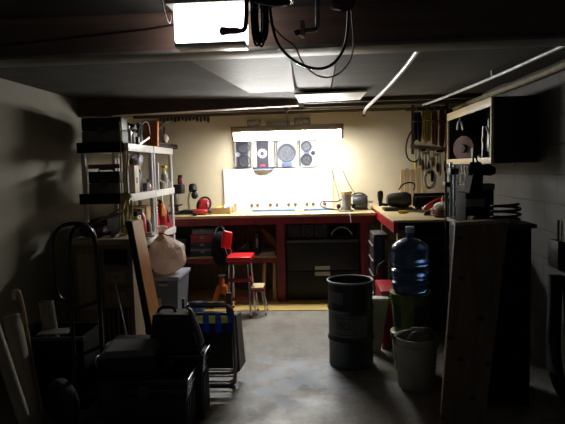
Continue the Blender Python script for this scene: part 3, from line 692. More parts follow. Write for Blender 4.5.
t = T('brown_jar', 'small brown jar with a dark lid on the dark upright bench tool', 'jar', (-1.56, 6.29, BZ + .35))
P('glass', MB().lathe([(.028, 0), (.034, .01), (.034, .065), (.024, .08)], (-1.56, 6.29, BZ + .35), 18), 'brown_glass', t)
P('lid', MB().lathe([(.026, .08), (.026, .105), (.02, .108)], (-1.56, 6.29, BZ + .35), 18), 'black', t)
t = T('plastic_jar', 'clear plastic jar on the bench under the bench lamp', 'jar', (-1.37, 6.42, BZ))
P('body', MB().lathe([(.035, 0), (.04, .01), (.04, .10), (.03, .12)], (-1.36, 6.45, BZ), 18), 'clear', t)
P('lid', MB().lathe([(.032, .12), (.032, .145), (.02, .148)], (-1.36, 6.45, BZ), 18), 'white_grubby', t)
# router, grinder and cord at the right
t = T('router', 'grey router standing on its round base on the bench', 'router', (.34, 6.2, BZ))
P('base', MB().lathe([(.085, 0), (.085, .014), (.06, .02), (.055, .05), (.05, .052)], (.34, 6.2, BZ), 28), 'dull_steel', t)
P('motor', MB().lathe([(.05, .05), (.052, .12), (.05, .15), (.056, .16), (.056, .19), (.05, .20), (.048, .215), (.01, .217)], (.345, 6.2, BZ), 24), 'mid_grey', t)
P('cap', MB().lathe([(.056, .19), (.062, .20), (.062, .225), (.05, .235)], (.345, 6.2, BZ), 24), 'tan_wood', t)
for sx in (-1, 1):
    P('handle', ball((.34 + sx * .085, 6.2, BZ + .06), (.024, .024, .03), 12), 'black', t)
P('cord', tube([(.30, 6.24, BZ + .14), (.24, 6.3, BZ + .10), (.08, 6.32, BZ + .12), (.04, 6.3, BZ + .07), (.12, 6.26, BZ + .03), (.25, 6.3, BZ + .01), (.33, 6.35, BZ + .008)], .007, 8, smooth=3), 'black', t)
S('string', tube([(.365, 6.06, BZ + .006), (.367, 5.975, BZ + .008), (.372, 5.958, BZ - .03), (.378, 5.957, .885), (.376, 5.957, .875)], .004, 8, smooth=1), 'white', 'thin pale cord hanging over the front edge of the bench', 'cord')
t = T('bench_motor', 'round grey bench motor behind the router on the bench', 'motor', (.53, 6.42, BZ))
P('body', MB().lathe([(.03, 0), (.075, .006), (.085, .03), (.085, .15), (.07, .17), (.02, .175)], (.43, 6.42, BZ + .092), 26, axis=(1, -.15, 0)), 'cast', t)
P('foot', box((.45, 6.35, BZ), (.60, 6.49, BZ + .02), .004), 'black', t)
P('shaft', cyl((.60, 6.394, BZ + .092), (.66, 6.385, BZ + .092), .012, n=12), 'steel', t)
P('cord', tube([(.42, 6.40, BZ + .05), (.38, 6.38, BZ + .12), (.43, 6.36, BZ + .19), (.52, 6.38, BZ + .20), (.58, 6.42, BZ + .17)], .008, 8, smooth=3), 'black', t)

# ================================================================== RETURN BENCH (right)
RZ = 1.02
t = T('return_bench', 'plywood-topped side bench with a red edge along the right wall', 'workbench', (1.15, 5.65, 0))
P('worktop', box((.655, 4.70, RZ - .02), (1.615, 6.645, RZ), .003), 'ply', t)
P('side_rail', box((.66, 4.715, RZ - .11), (.70, 6.60, RZ - .021)), 'red_metal', t, 'red side rail')
P('front_rail', box((.70, 4.75, RZ - .09), (1.615, 4.79, RZ - .021)), 'black_matte', t)
for x, y in ((.70, 4.75), (1.53, 4.75), (.70, 5.9), (1.53, 6.55)):
    P('leg', box((x, y, 0), (x + .08, y + .08, RZ - .091)), 'old_wood', t)
t = T('drawer_chest', 'black drawer chest in the shade under the side bench', 'cabinet', (1.2, 5.3, 0))
P('body', box((.83, 4.86, 0), (1.55, 5.6, .88), .004), 'black_matte', t)
for k in range(4):
    d = P('drawer', box((.845, 4.842, .05 + k * .205), (1.535, 4.859, .24 + k * .205), .004), 'black', t)
    P('handle', MB().box((1.12, 4.825, .13 + k * .205), (1.26, 4.842, .15 + k * .205), .004), 'dull_steel', d)
# black cases stacked on the red box, under the corner of the side bench
t = T('red_chest', 'red metal chest on the floor behind the white bin', 'chest', (.62, 4.62, 0))
P('body', box((.515, 4.40, 0), (.64, 4.85, .42), .005), 'red_metal', t)
P('lid', box((.51, 4.395, .42), (.645, 4.855, .48), .008), 'red_tool', t)
P('latch', box((.56, 4.388, .38), (.60, 4.397, .45), .003), 'dull_steel', t)
t = T('tool_case', 'tall black ribbed case under the corner of the side bench', 'case', (.6, 5.25, 0))
P('shell', box((.52, 5.04, .0), (.653, 5.40, .86), .018), 'black', t)
P('front_shell', box((.53, 5.02, .02), (.645, 5.039, .84), .012), 'black_gloss', t)
for z in (.30, .46, .60, .74):
    P('rib', box((.508, 5.03, z), (.5195, 5.40, z + .018), .004), 'dull_steel', t, 'metal edge rib')
P('handle', tube([(.55, 5.018, .50), (.545, 4.96, .56), (.56, 4.95, .60), (.62, 4.96, .63), (.635, 5.018, .64)], .009, 8, smooth=2), 'dark_grey', t)

# things on the return bench
t = T('belt_sander', 'dark rounded power tool with a front knob on the side bench', 'power tool', (.84, 5.72, RZ))
P('base', box((.70, 5.62, RZ), (1.0, 5.86, RZ + .03), .006), 'cast', t)
P('body', MB().lathe([(.03, 0), (.055, .01), (.07, .05), (.078, .14), (.085, .20), (.06, .25)], (.73, 5.74, RZ + .108), 24, axis=(1, 0, 0)), 'cast', t)
P('front_knob', MB().lathe([(.016, 0), (.022, .05), (.032, .11), (.028, .15), (.01, .16)], (.665, 5.70, RZ + .05), 16), 'black', t)
P('knob_arm', tube([(.665, 5.70, RZ + .07), (.74, 5.72, RZ + .06)], .016, 10), 'black', t)
P('cord', tube([(.86, 5.74, RZ + .21), (.90, 5.76, RZ + .27), (.99, 5.78, RZ + .29), (1.04, 5.79, RZ + .26), (1.02, 5.80, RZ + .20)], .008, 8, smooth=3), 'black', t)
t = T('jointer', 'long black metal tool bed lying across the side bench', 'tool', (1.17, 5.68, RZ))
P('bed', box((1.01, 5.64, RZ + .035), (1.42, 5.80, RZ + .14), .01), 'black_matte', t)
for x in (1.03, 1.36):
    P('foot', box((x, 5.65, RZ), (x + .05, 5.79, RZ + .036), .004), 'cast', t)
P('fence', box((1.02, 5.79, RZ + .14), (1.40, 5.80, RZ + .17)), 'black', t)
t = T('hand_tool', 'tool with a fat red handle propped on the side bench', 'hand tool', (1.12, 5.42, RZ))
P('handle', MB().lathe([(.012, 0), (.026, .02), (.03, .09), (.024, .17), (.014, .2)], (1.05, 5.4, RZ + .035), 16, axis=(.86, 0, .5)), 'red_metal', t)
P('jaw', MB().box((.995, 5.388, RZ), (1.06, 5.412, RZ + .03), .006), 'dull_steel', t)
P('tip', MB().cyl((1.215, 5.4, RZ + .132), (1.25, 5.4, RZ + .16), .008, .004, n=10), 'steel', t)
t = T('screwdriver', 'yellow-handled screwdriver lying on the side bench', 'screwdriver', (.86, 5.35, RZ))
P('handle', MB().lathe([(.008, 0), (.016, .01), (.017, .08), (.011, .10)], (.79, 5.33, RZ + .017), 14, axis=(1, .05, 0)), 'yellow', t)
P('blade', MB().cyl((.89, 5.335, RZ + .017), (1.02, 5.34, RZ + .012), .005, n=8), 'steel', t)
t = T('steel_rule', 'flat grey steel blade lying beside the yellow screwdriver', 'blade', (1.0, 5.45, RZ))
P('blade', box((.90, 5.46, RZ), (1.03, 5.50, RZ + .02), .004), 'dull_steel', t)
t = T('stapler', 'flat black hand tool near the basket on the side bench', 'hand tool', (1.08, 5.1, RZ))
P('body', box((.99, 5.08, RZ), (1.12, 5.13, RZ + .03), .008), 'leather', t)
P('lever', box((1.0, 5.085, RZ + .03), (1.11, 5.125, RZ + .042), .004, rot=(0, -5, 0)), 'black', t)
t = T('basket', 'shallow brown wicker basket at the front of the side bench', 'basket', (1.10, 4.93, RZ))
m = MB().lathe([(.07, 0), (.095, .02), (.10, .07), (.092, .07), (.086, .022), (.06, .012)], (1.125, 4.93, RZ), 32)
P('bowl', m, 'basket', t)
for z in (.025, .045, .065):
    P('woven_band', tube([(1.125 + (.099 + .003 * (k % 2)) * math.cos(k * .1309), 4.93 + (.099 + .003 * (k % 2)) * math.sin(k * .1309), RZ + z) for k in range(48)], .008, 6, closed=True), 'basket', t)
S('rag', ball((1.12, 4.93, RZ + .085), (.075, .07, .05), 22, .16, 5), 'white_cloth', 'crumpled off-white rag lying in the wicker basket', 'rag')
t = T('glue_bottle', 'yellow glue bottle behind the wicker basket', 'bottle', (1.10, 5.12, RZ))
P('body', MB().lathe([(.026, 0), (.03, .01), (.03, .10), (.014, .125)], (1.165, 5.12, RZ), 18), 'yellow', t)
P('cap', MB().lathe([(.014, .125), (.013, .145), (.004, .175)], (1.165, 5.12, RZ), 14), 'orange', t)
# tan wooden forms standing in a row at the back of the side bench
for k, (x, h, wd, lab) in enumerate(((.995, .42, .05, 'leftmost and slimmest of the tan wooden forms at the back of the side bench'), (1.06, .43, .055, 'second from left of the tan wooden forms at the back wall'),
                                 (1.13, .415, .055, 'middle one of the five tan wooden forms at the back wall'), (1.20, .435, .055, 'fourth from left of the tan wooden forms at the back wall'),
                                 (1.27, .41, .05, 'rightmost tan wooden form beside the white cord coil'))):
    pts = [(-wd * .4, 0), (wd * .4, 0), (wd * .42, h * .72), (wd * .56, h * .86), (wd * .5, h * .95), (wd * .2, h), (-wd * .25, h * .985), (-wd * .5, h * .92), (-wd * .45, h * .8)]
    S('wooden_form', prism([(x + a * .98, RZ + b) for a, b in pts], 'y', 6.42, 6.47).spin((0, 2 - k, 0), (x, 6.43, RZ)), 'tan_wood', lab, 'wooden form', 'wooden forms along the back wall')

# ================================================================== HANGING CORDS AND TOOLS (right, near the back wall)
t = T('cord_rack', 'wooden rail on two ceiling straps holding cords and tools', 'rack', (1.2, 6.0, 1.6))
P('upper_rail', box((.98, 6.0, 2.06), (1.45, 6.03, 2.09), .003), 'joist', t)
P('tool_rail', box((1.02, 5.985, 1.635), (1.42, 6.01, 1.685), .003, rot=(0, 7, 0)), 'old_wood_pale', t)
for x in (1.04, 1.40):
    P('strap', box((x, 6.012, 1.6), (x + .03, 6.03, 2.159)), 'joist', t)
def hank(name, x, z0, z1, wd, mt, label, n=4, seed=0, cat='cord'):
    """a coil of cord hung over the rail: several long loops and a binding wrap"""
    rnd = random.Random(seed)
    t = T(name, label, cat, (x, 5.97, z0), 'cords on the wooden rail')
    m = MB()
    for k in range(n):
        o = (k - (n - 1) / 2) * wd / n * .6
        a = wd * .15; lo = z0 + rnd.uniform(0, .05); dy = rnd.uniform(-.02, .02)
        y = 5.955 + dy
        pts = [(x + o - a * .3, y, z1), (x + o - a, y - .012, z1 - .07), (x + o - a, y - .014, (z0 + z1) / 2), (x + o - a * .8, y, lo + .04), (x + o, y, lo), (x + o + a * .8, y + .012, lo + .04),
               (x + o + a, y + .014, (z0 + z1) / 2), (x + o + a, y + .014, z1 - .07), (x + o + a * .3, y, z1)]
        m.tube(pts, .0105, 8, closed=True, smooth=2)
    P('coil', m, mt, t)
    zb = z0 + (z1 - z0) * .72
    P('binding', tube([(x + wd * .36 * math.cos(k * .5236), 5.955 + .042 * math.sin(k * .5236), zb) for k in range(12)], .012, 8, closed=True), mt, t)
    P('hook', tube([(x, 6.0, 2.085), (x, 5.955, 2.085), (x, 5.945, z1 - .01), (x, 5.965, z1 - .02)], .005, 6), 'dull_steel', t)
    return t
hank('cord_coil', 1.085, 1.72, 2.03, .11, 'black', 'black cord coil leftmost on the hanging rail', 5, 1)
S('loose_cord', tube([(1.045, 5.95, 1.86), (.99, 5.95, 1.78), (.965, 5.95, 1.66), (.985, 5.95, 1.55), (1.05, 5.95, 1.51), (1.10, 5.95, 1.53), (1.12, 5.97, 1.60), (1.12, 5.985, 1.64)], .008, 8, smooth=3), 'black', 'loose black cord looping below the leftmost coil', 'cord')
hank('cord_coil', 1.19, 1.70, 2.05, .10, 'yellow_cord', 'mustard yellow cord coil on the hanging rail', 5, 2)
hank('cord_coil', 1.275, 1.68, 2.04, .07, 'brown_cord', 'brown cord coil between the yellow and maroon coils', 4, 3)
hank('cord_coil', 1.35, 1.66, 2.05, .07, 'maroon_cord', 'maroon cord coil on the hanging rail', 4, 4)
hank('cord_coil', 1.43, 1.70, 2.06, .08, 'black', 'black cord coil rightmost on the hanging rail by the cabinet', 4, 5)
S('plastic_sheet', ball((1.21, 6.06, 2.075), (.075, .03, .05), 18, .12, 9), 'clear', 'cloudy plastic bag tucked on top of the hanging rail', 'bag')
# tools hanging from the lower rail
def hung(name, x, z0, z1, mt, label, head=None, hw=.03, y=5.965):
    t = T(name, label, 'hand tool', (x, y, z0), 'tools on the wooden rail')
    P('handle', MB().lathe([(.008, 0), (.015, .02), (.017, (z1 - z0) * .35), (.009, (z1 - z0) * .5)], (x, y, z0), 12), mt, t)
    P('shaft', cyl((x, y, z0 + (z1 - z0) * .45), (x, y, z1), .007, n=8), 'dull_steel', t)
    if head: P('head', box((x - hw, y - .012, z1 - .03), (x + hw, y + .012, z1), .005), head, t)
    return t
hung('chisel', 1.075, 1.44, 1.66, 'yellow', 'yellow-handled tool leftmost on the lower rail')
hung('hammer', 1.15, 1.42, 1.655, 'maroon_cord', 'maroon-handled hammer on the lower rail', 'cast')
hung('file', 1.215, 1.38, 1.65, 'black', 'black-handled tool on the lower rail')
hung('chisel', 1.265, 1.46, 1.645, 'yellow', 'short yellow-handled chisel near the end of the lower rail')
hung('mallet', 1.33, 1.36, 1.64, 'tan_wood', 'wood-handled mallet at the right end of the lower rail', 'leather', .035)
hung('screwdriver', 1.385, 1.40, 1.63, 'navy', 'dark blue-handled screwdriver at the right end of the lower rail')
hung('pliers', 1.115, 1.47, 1.65, 'olive_grey', 'olive-handled pliers between the yellow tool and the maroon hammer', 'dull_steel', .018, 5.945)
hung('wrench', 1.18, 1.36, 1.62, 'dull_steel', 'long grey wrench behind the white cord coil', 'dull_steel', .022, 5.955)
hung('brush', 1.30, 1.40, 1.60, 'leather', 'dark-handled brush before the wood-handled mallet', 'tan_wood', .028, 5.935)
hung('wrench', 1.42, 1.34, 1.62, 'dull_steel', 'dull steel wrench at the far right of the lower rail', 'steel', .02, 5.95)
hung('scraper', 1.24, 1.30, 1.56, 'black', 'black-handled scraper hung lowest on the lower rail', 'steel', .03, 5.93)
t = T('white_cord_coil', 'coil of white cord below the lower tool rail', 'cord', (1.2, 5.96, 1.28))
for k in range(4):
    P('loop', tube([(1.215 + (.05 + .004 * k) * math.cos(a), 5.955 - .012 * k + .006 * math.sin(3 * a), 1.33 + (.085 + .006 * k) * math.sin(a)) for a in [j * math.pi / 12 for j in range(24)]], .007, 8, closed=True), 'white_grubby', t)
P('hook', tube([(1.215, 5.93, 1.42), (1.215, 5.95, 1.55), (1.20, 5.985, 1.66)], .005, 6), 'dull_steel', t)

# ================================================================== WALL CABINET (right wall)
t = T('wall_cabinet', 'black open wall cabinet with pale pine edging on the right wall', 'cabinet', (1.5, 4.8, 1.485))
P('end_panel', box((1.30, 4.10, 1.485), (1.62, 4.118, 1.965), .002), 'black', t)
P('end_panel', box((1.30, 5.422, 1.485), (1.62, 5.44, 1.965), .002), 'black', t)
P('top_panel', box((1.30, 4.119, 1.947), (1.62, 5.421, 1.965)), 'black', t)
P('bottom_panel', box((1.30, 4.119, 1.485), (1.62, 5.421, 1.503)), 'black', t)
P('back_panel', box((1.606, 4.119, 1.504), (1.62, 5.421, 1.946)), 'black_matte', t)
P('top_rail', box((1.28, 4.10, 1.90), (1.30, 5.44, 1.966), .002), 'pine_pale', t, 'pale pine top rail')
P('bottom_rail', box((1.28, 4.10, 1.484), (1.30, 5.44, 1.530), .002), 'pine_pale', t, 'pale pine bottom rail')
for y in (4.10, 5.42):
    P('stile', box((1.28, y, 1.531), (1.30, y + .02, 1.899), .002), 'pine_pale', t, 'pale pine upright')
t = T('saw_blade', 'round reddish-brown blade guard standing inside the wall cabinet', 'saw', (1.4, 5.1, 1.503))
P('disc', MB().lathe([(.001, -.012), (.115, -.012), (.12, 0), (.115, .012), (.001, .012)], (1.385, 5.22, 1.626), 36, axis=(-.8, -.6, 0)), 'rust', t)
P('hub', MB().lathe([(.04, .0), (.036, .02), (.001, .022)], (1.376, 5.213, 1.626), 18, axis=(-.8, -.6, 0)), 'cast', t)
P('foot_plate', box((1.33, 5.09, 1.503), (1.47, 5.27, 1.508)), 'dull_steel', t)
t = T('metal_bar', 'tall grey metal bar standing in the middle of the wall cabinet', 'tool', (1.4, 4.78, 1.503))
P('bar', box((1.42, 4.77, 1.503), (1.445, 4.80, 1.80), .004, rot=(4, 0, 0)), 'dull_steel', t)
P('vial', box((1.415, 4.766, 1.66), (1.42, 4.79, 1.71), .002), 'yellow', t)
t = T('hand_saw', 'grey saw blade with a dark grip leaning beside the metal bar', 'saw', (1.45, 4.9, 1.503))
P('blade', prism([(4.86, 1.58), (4.92, 1.57), (4.90, 1.86), (4.875, 1.87)], 'x', 1.50, 1.504), 'steel', t)
P('grip', box((1.485, 4.85, 1.503), (1.515, 4.94, 1.59), .02), 'leather', t)
S('white_hook', tube([(1.325, 5.22, 1.80), (1.33, 5.22, 1.86), (1.345, 5.22, 1.885), (1.365, 5.22, 1.86), (1.375, 5.22, 1.80)], .011, 8, smooth=2).cyl((1.345, 5.22, 1.875), (1.345, 5.22, 1.947), .005, n=8), 'white', 'white plastic hook hanging inside the wall cabinet', 'hook')
t = T('caulking_gun', 'bent grey tool frame standing at the near end of the wall cabinet', 'tool', (1.38, 4.42, 1.503))
P('frame', tube([(1.38, 4.40, 1.508), (1.38, 4.40, 1.68), (1.38, 4.52, 1.76), (1.38, 4.54, 1.78)], .010, 8, smooth=1), 'old_wood_pale', t)
P('stand', box((1.35, 4.36, 1.503), (1.43, 4.48, 1.512)), 'dull_steel', t)
S('spray_bottle', MB().lathe([(.03, 0), (.034, .01), (.034, .12), (.016, .15), (.016, .19)], (1.46, 4.62, 1.503), 18), 'black', 'dark bottle in the wall cabinet behind the bent tool frame', 'bottle')
S('paint_tin', MB().lathe([(.05, 0), (.05, .11), (.053, .112), (.053, .12), (.045, .115)], (1.42, 4.93, 1.503), 24), 'dark_grey', 'dark tin on the floor of the wall cabinet by the blade guard', 'tin')
S('light_bulb', ball((1.345, 4.60, 1.530), (.018, .018, .026), 12), 'white', 'small white bulb on the floor of the wall cabinet', 'bulb')
# clutter hanging under the cabinet rail
t = T('clamp_rack', 'dark rod under the wall cabinet hung with small steel clamps', 'rack', (1.24, 4.8, 1.3))
P('rod', cyl((1.27, 4.15, 1.465), (1.27, 5.42, 1.465), .008, n=10), 'black', t)
for y in (4.2, 5.38): P('bracket', box((1.262, y, 1.455), (1.31, y + .02, 1.4845)), 'black', t)
rnd = random.Random(11)
for k in range(9):
    y = 4.42 + .105 * k; z1 = 1.455; h = rnd.uniform(.10, .20); mt = ('steel', 'dull_steel', 'black', 'steel')[k % 4]
    lab = ('tiny steel clamp nearest along the rod under the cabinet', 'second clamp along the rod under the cabinet', 'black clamp hanging third along the cabinet rod', 'steel clamp fourth along the cabinet rod',
           'clamp in the middle of the cabinet rod', 'sixth clamp along the cabinet rod', 'black clamp seventh along the cabinet rod', 'eighth clamp along the cabinet rod', 'clamp at the far end of the cabinet rod')[k]
    t = T('clamp', lab, 'clamp', (1.27, y, z1 - h), 'clamps under the wall cabinet')
    P('frame', tube([(1.27, y + .02, 1.476), (1.262, y, 1.474), (1.262, y - .01, z1 - h * .2), (1.262, y - .012, z1 - h), (1.262, y + .035, z1 - h), (1.262, y + .035, z1 - h * .8)], .0065, 8), mt, t)
    P('screw', cyl((1.262, y + .036, z1 - h * .85), (1.262, y + .036, z1 - h * .35), .005, n=8), 'chrome', t)
    P('pad', cyl((1.262, y + .036, z1 - h * .36), (1.262, y + .036, z1 - h * .3), .011, n=10), 'steel', t)

# ------------------------------------------------------------------ pipes and bottles beside the pine plank
t = T('pipe_clamp', 'tall bluish steel pipe clamp leaning against the side bench', 'clamp', (1.13, 4.62, 0))
P('pipe', tube([(1.085, 4.50, 0), (1.125, 4.64, 1.50)], .015, 14), 'blue_steel', t)
P('pipe', tube([(1.12, 4.52, 0), (1.152, 4.645, 1.48)], .010, 12), 'blue_steel', t)
P('jaw', box((1.10, 4.56, 1.40), (1.165, 4.66, 1.45), .006), 'cast', t)
P('foot_jaw', box((1.07, 4.49, .20), (1.14, 4.56, .25), .006), 'cast', t)
t = T('bar_clamp', 'dark bar clamp leaning left of the bluish pipe clamp', 'clamp', (1.1, 4.6, 0))
P('bar', tube([(1.055, 4.50, 0), (1.085, 4.655, 1.42)], .009, 10), 'black', t)
P('jaw', box((1.06, 4.57, 1.30), (1.10, 4.66, 1.34), .006), 'black', t)

# tool stand with a planer behind the plank
t = T('tool_stand', 'black steel tool stand behind the leaning pine plank', 'stand', (1.08, 3.55, 0))
P('top', box((.90, 3.3, 1.10), (1.30, 3.85, 1.125), .004), 'dark_grey', t)
P('cabinet', box((.92, 3.33, .03), (1.28, 3.82, 1.099), .006), 'black_matte', t)
for x in (.92, 1.24):
    for y in (3.33, 3.78):
        P('leg', box((x, y, 0), (x + .04, y + .04, .029)), 'black', t)
t = T('bench_planer', 'black upright power tool with a horizontal arm on the tool stand', 'power tool', (1.0, 3.55, 1.125))
P('base', box((.915, 3.42, 1.125), (1.035, 3.66, 1.31), .01), 'black_flat', t)
P('label_band', box((.918, 3.414, 1.225), (1.032, 3.419, 1.275), .002), 'mid_grey', t, 'grey band')
P('neck', MB().hull8([(.955, 3.48, 1.31), (1.035, 3.48, 1.31), (1.035, 3.62, 1.31), (.955, 3.62, 1.31)], [(.985, 3.49, 1.44), (1.045, 3.49, 1.44), (1.045, 3.60, 1.44), (.985, 3.60, 1.44)]), 'black_flat', t)
P('motor_arm', MB().lathe([(.015, 0), (.03, .01), (.034, .06), (.034, .12), (.022, .145)], (.985, 3.54, 1.455), 18, axis=(1, 0, -.1)), 'black_flat', t)
P('guard', MB().lathe([(.02, 0), (.045, .01), (.05, .05), (.03, .09)], (1.01, 3.54, 1.41), 18), 'black_flat', t)
P('cord', tube([(1.0, 3.56, 1.49), (1.02, 3.6, 1.60), (1.1, 3.9, 1.56), (1.2, 4.1, 1.47)], .006, 8, smooth=2), 'black_flat', t)
t = T('storage_case', 'dark grey open-topped case beside the upright power tool', 'case', (1.08, 3.72, 1.125))
P('body', box((1.04, 3.68, 1.125), (1.17, 3.83, 1.31), .006), 'black', t)
P('lid', box((1.035, 3.67, 1.311), (1.175, 3.84, 1.355), .008), 'mid_grey', t, 'paler grey lid')
S('coiled_cable', tube([(1.185 + .085 * math.cos(k * .4), 3.50 + .085 * math.sin(k * .4), 1.135 + .0022 * k) for k in range(46)], .009, 8), 'black', 'black cable coiled on the tool stand beside the upright tool', 'cable')
t = T('silver_cup', 'small shiny steel cup at the front corner of the tool stand', 'cup', (.93, 3.37, 1.125))
P('body', MB().lathe([(.018, 0), (.025, .05), (.021, .05), (.015, .005)], (.935, 3.36, 1.125), 18), 'chrome', t)
# drill hung-up things: bottles visible left of the planer
for x, y, h, mt, cap, lab in ((1.15, 4.84, .17, 'taupe', 'black', 'taupe bottle on the side bench behind the pipe clamp'), (1.25, 4.86, .20, 'pink', 'black', 'pink-labelled bottle on the side bench under the wall cabinet'),
                       (1.34, 4.9, .15, 'steel', 'black', 'steel can on the side bench under the wall cabinet'), (1.22, 5.0, .24, 'olive_grey', 'white', 'tall olive bottle behind the pink-labelled bottle')):
    t = T('bottle', lab, 'bottle', (x, y, RZ), 'bottles at the end of the side bench')
    P('body', MB().lathe([(.03, 0), (.034, .01), (.034, h * .68), (.014, h * .85)], (x, y, RZ), 18), mt, t)
    P('cap', MB().lathe([(.015, h * .85), (.015, h), (.008, h + .004)], (x, y, RZ), 14), cap, t)

# the leaning pine plank
t = T('pine_plank', 'wide knotty pine plank leaning in front of the tool stand', 'plank', (.82, 3.05, 0))
P('board', MB().hull8([(.665, 3.0, 0), (.905, 3.0, 0), (.905, 3.03, 0), (.665, 3.03, 0)], [(.80, 3.20, 1.135), (1.10, 3.20, 1.145), (1.10, 3.23, 1.15), (.80, 3.23, 1.14)]), 'pine', t)
P('end_cap', MB().hull8([(.798, 3.198, 1.1365), (1.103, 3.198, 1.147), (1.103, 3.28, 1.147), (.798, 3.28, 1.137)], [(.799, 3.198, 1.155), (1.104, 3.198, 1.165), (1.104, 3.28, 1.165), (.799, 3.28, 1.155)]), 'old_wood_pale', t)
# wall fittings at far right
t = T('wall_switch', 'black box on the right block wall at the edge of view', 'switch box', (1.68, 3.83, .78))
P('box', box((1.575, 3.66, .78), (1.62, 3.82, .965), .006), 'black', t)
P('cable', cyl((1.61, 3.74, .965), (1.61, 3.74, 1.1), .008, n=8), 'black', t)
S('ribbed_hose', tube([(1.50, 3.0, .046), (1.52, 3.5, .05), (1.55, 3.66, .25), (1.57, 3.68, .55), (1.575, 3.70, .74)], .045, 14, smooth=3), 'rubber', 'black hose running down the right wall below the switch box', 'hose')
S('wall_cable', tube([(1.615, 3.5, 1.62), (1.615, 3.8, 1.60), (1.615, 4.2, 1.60), (1.615, 4.6, 1.46)], .006, 8, smooth=2), 'black', 'black cable sagging along the right block wall under the cabinet', 'cable')

# ================================================================== DRUM, BIN, JUG, PAILS
cx, cyy = .245, 4.09
t = T('steel_drum', 'open black-green steel drum with faded labels on the floor', 'drum', (cx, cyy, 0))
P('body', MB().lathe([(.155, .004), (.165, 0), (.168, .02), (.166, .03), (.166, .19), (.172, .20), (.176, .21), (.172, .22), (.166, .23), (.166, .42), (.172, .43), (.176, .44), (.172, .45), (.166, .46), (.166, .635),
                      (.160, .635), (.160, .012), (.001, .010)], (cx, cyy, 0), 48, cap=False), 'drum', t)
P('rim', tube([(cx + .168 * math.cos(k * .1309), cyy + .168 * math.sin(k * .1309), .64) for k in range(48)], .0085, 8, closed=True), 'mid_grey', t, 'worn grey rim')
def wrap_patch(x0, x1, z0, z1, r, n=10):
    """label bent round the drum between two angles seen from the front (degrees from straight ahead)"""
    m = MB(); A = []; B = []
    for k in range(n + 1):
        a = R(-90 + x0 + (x1 - x0) * k / n)
        for rr, lst in ((r, A), (r + .0015, B)):
            p = (cx + rr * math.cos(a), cyy + rr * math.sin(a))
            lst.append((m.bm.verts.new((p[0], p[1], z0)), m.bm.verts.new((p[0], p[1], z1))))
    for k in range(n):
        for lst in (A, B): m.bm.faces.new((lst[k][0], lst[k + 1][0], lst[k + 1][1], lst[k][1]))
        m.bm.faces.new((A[k][1], A[k + 1][1], B[k + 1][1], B[k][1])); m.bm.faces.new((A[k][0], B[k][0], B[k + 1][0], A[k + 1][0]))
    return m
lb = P('label', wrap_patch(-78, 42, .245, .405, .1668), 'drum_label', t, 'large faded grey label')
lb2 = P('label', wrap_patch(-72, -22, .49, .575, .1668, 6), 'drum_label', t, 'small faded label near the rim')
def wrap_text(txt, size, ang, z, r):
    m = text_mesh(txt, size, .0008)
    for v in m.bm.verts:
        a = R(-90 + ang) + v.co.x / r
        rr = r + v.co.z; v.co = Vector((cx + rr * math.cos(a), cyy + rr * math.sin(a), z + v.co.y))
    return m
P('label_print', wrap_text('ISO', .075, -22, .325, .1695), 'ink', lb)
P('label_print', wrap_patch(-60, 20, .385, .39, .1685), 'ink', lb)
P('label_print', wrap_patch(-50, 10, .262, .268, .1685), 'ink', lb)

t = T('waste_bin', 'translucent white bin standing behind the steel drum', 'bin', (.47, 4.42, 0))
P('shell', MB().hull8([(.40, 4.33, 0), (.495, 4.33, 0), (.495, 4.385, 0), (.40, 4.385, 0)], [(.385, 4.30, .43), (.555, 4.30, .43), (.545, 4.39, .43), (.385, 4.39, .43)]), 'white_grubby', t)
P('rim', MB().box((.378, 4.293, .425), (.56, 4.394, .445), .006), 'white', t)

jx, jy = .672, 3.97
t = T('plastic_pail', 'yellow-green pail on the floor under the water jug stack', 'pail', (jx, jy, 0), 'stacked yellow-green pails')
P('body', MB().lathe([(.115, 0), (.12, .01), (.138, .27), (.135, .275)], (jx, jy, 0), 36), 'green_pail', t)
P('rim', MB().lathe([(.139, .245), (.147, .248), (.147, .285), (.14, .288)], (jx, jy, 0), 36), 'green_pail', t)
P('handle', tube([(jx - .148, jy, .26), (jx - .12, jy - .10, .20), (jx, jy - .152, .16), (jx + .12, jy - .10, .20), (jx + .148, jy, .26)], .004, 6, smooth=2), 'steel', t)
t = T('plastic_pail', 'yellow-green pail with a dark label directly beneath the water jug', 'pail', (jx, jy, .288), 'stacked yellow-green pails')
P('body', MB().lathe([(.115, .288), (.12, .295), (.139, .54), (.136, .55)], (jx, jy, 0), 36), 'green_pail', t)
P('rim', MB().lathe([(.14, .52), (.148, .523), (.148, .575), (.14, .577)], (jx, jy, 0), 36), 'green_pail', t)
m = MB(); A = []
def curved_label(a0, a1, z0, z1, r0, r1, mt, nm, n=10):
    m = MB(); A = []
    for k in range(n + 1):
        a = R(-90 + a0 + (a1 - a0) * k / n)
        A.append([m.bm.verts.new((jx + rr * math.cos(a), jy + rr * math.sin(a), z)) for rr, z in ((r0, z0), (r1, z1), (r1 + .002, z1), (r0 + .002, z0))])
    for k in range(n):
        for q in range(4): m.bm.faces.new((A[k][q], A[k + 1][q], A[k + 1][(q + 1) % 4], A[k][(q + 1) % 4]))
    m.bm.faces.new(A[0]); m.bm.faces.new(A[-1])
    return P(nm, m, mt, t, 'dark green label')
curved_label(2, 55, .34, .49, .1245, .1355, 'green_label', 'label')
curved_label(-75, -40, .33, .50, .1238, .136, 'green_label', 'label')
P('handle_clip', box((jx - .157, jy - .075, .545), (jx - .10, jy - .055, .565), .004, rot=(0, 15, 20)), 'green_pail', t)
t = T('water_jug', 'blue clear plastic water jug standing on the yellow-green pails', 'water jug', (jx, jy, .577))
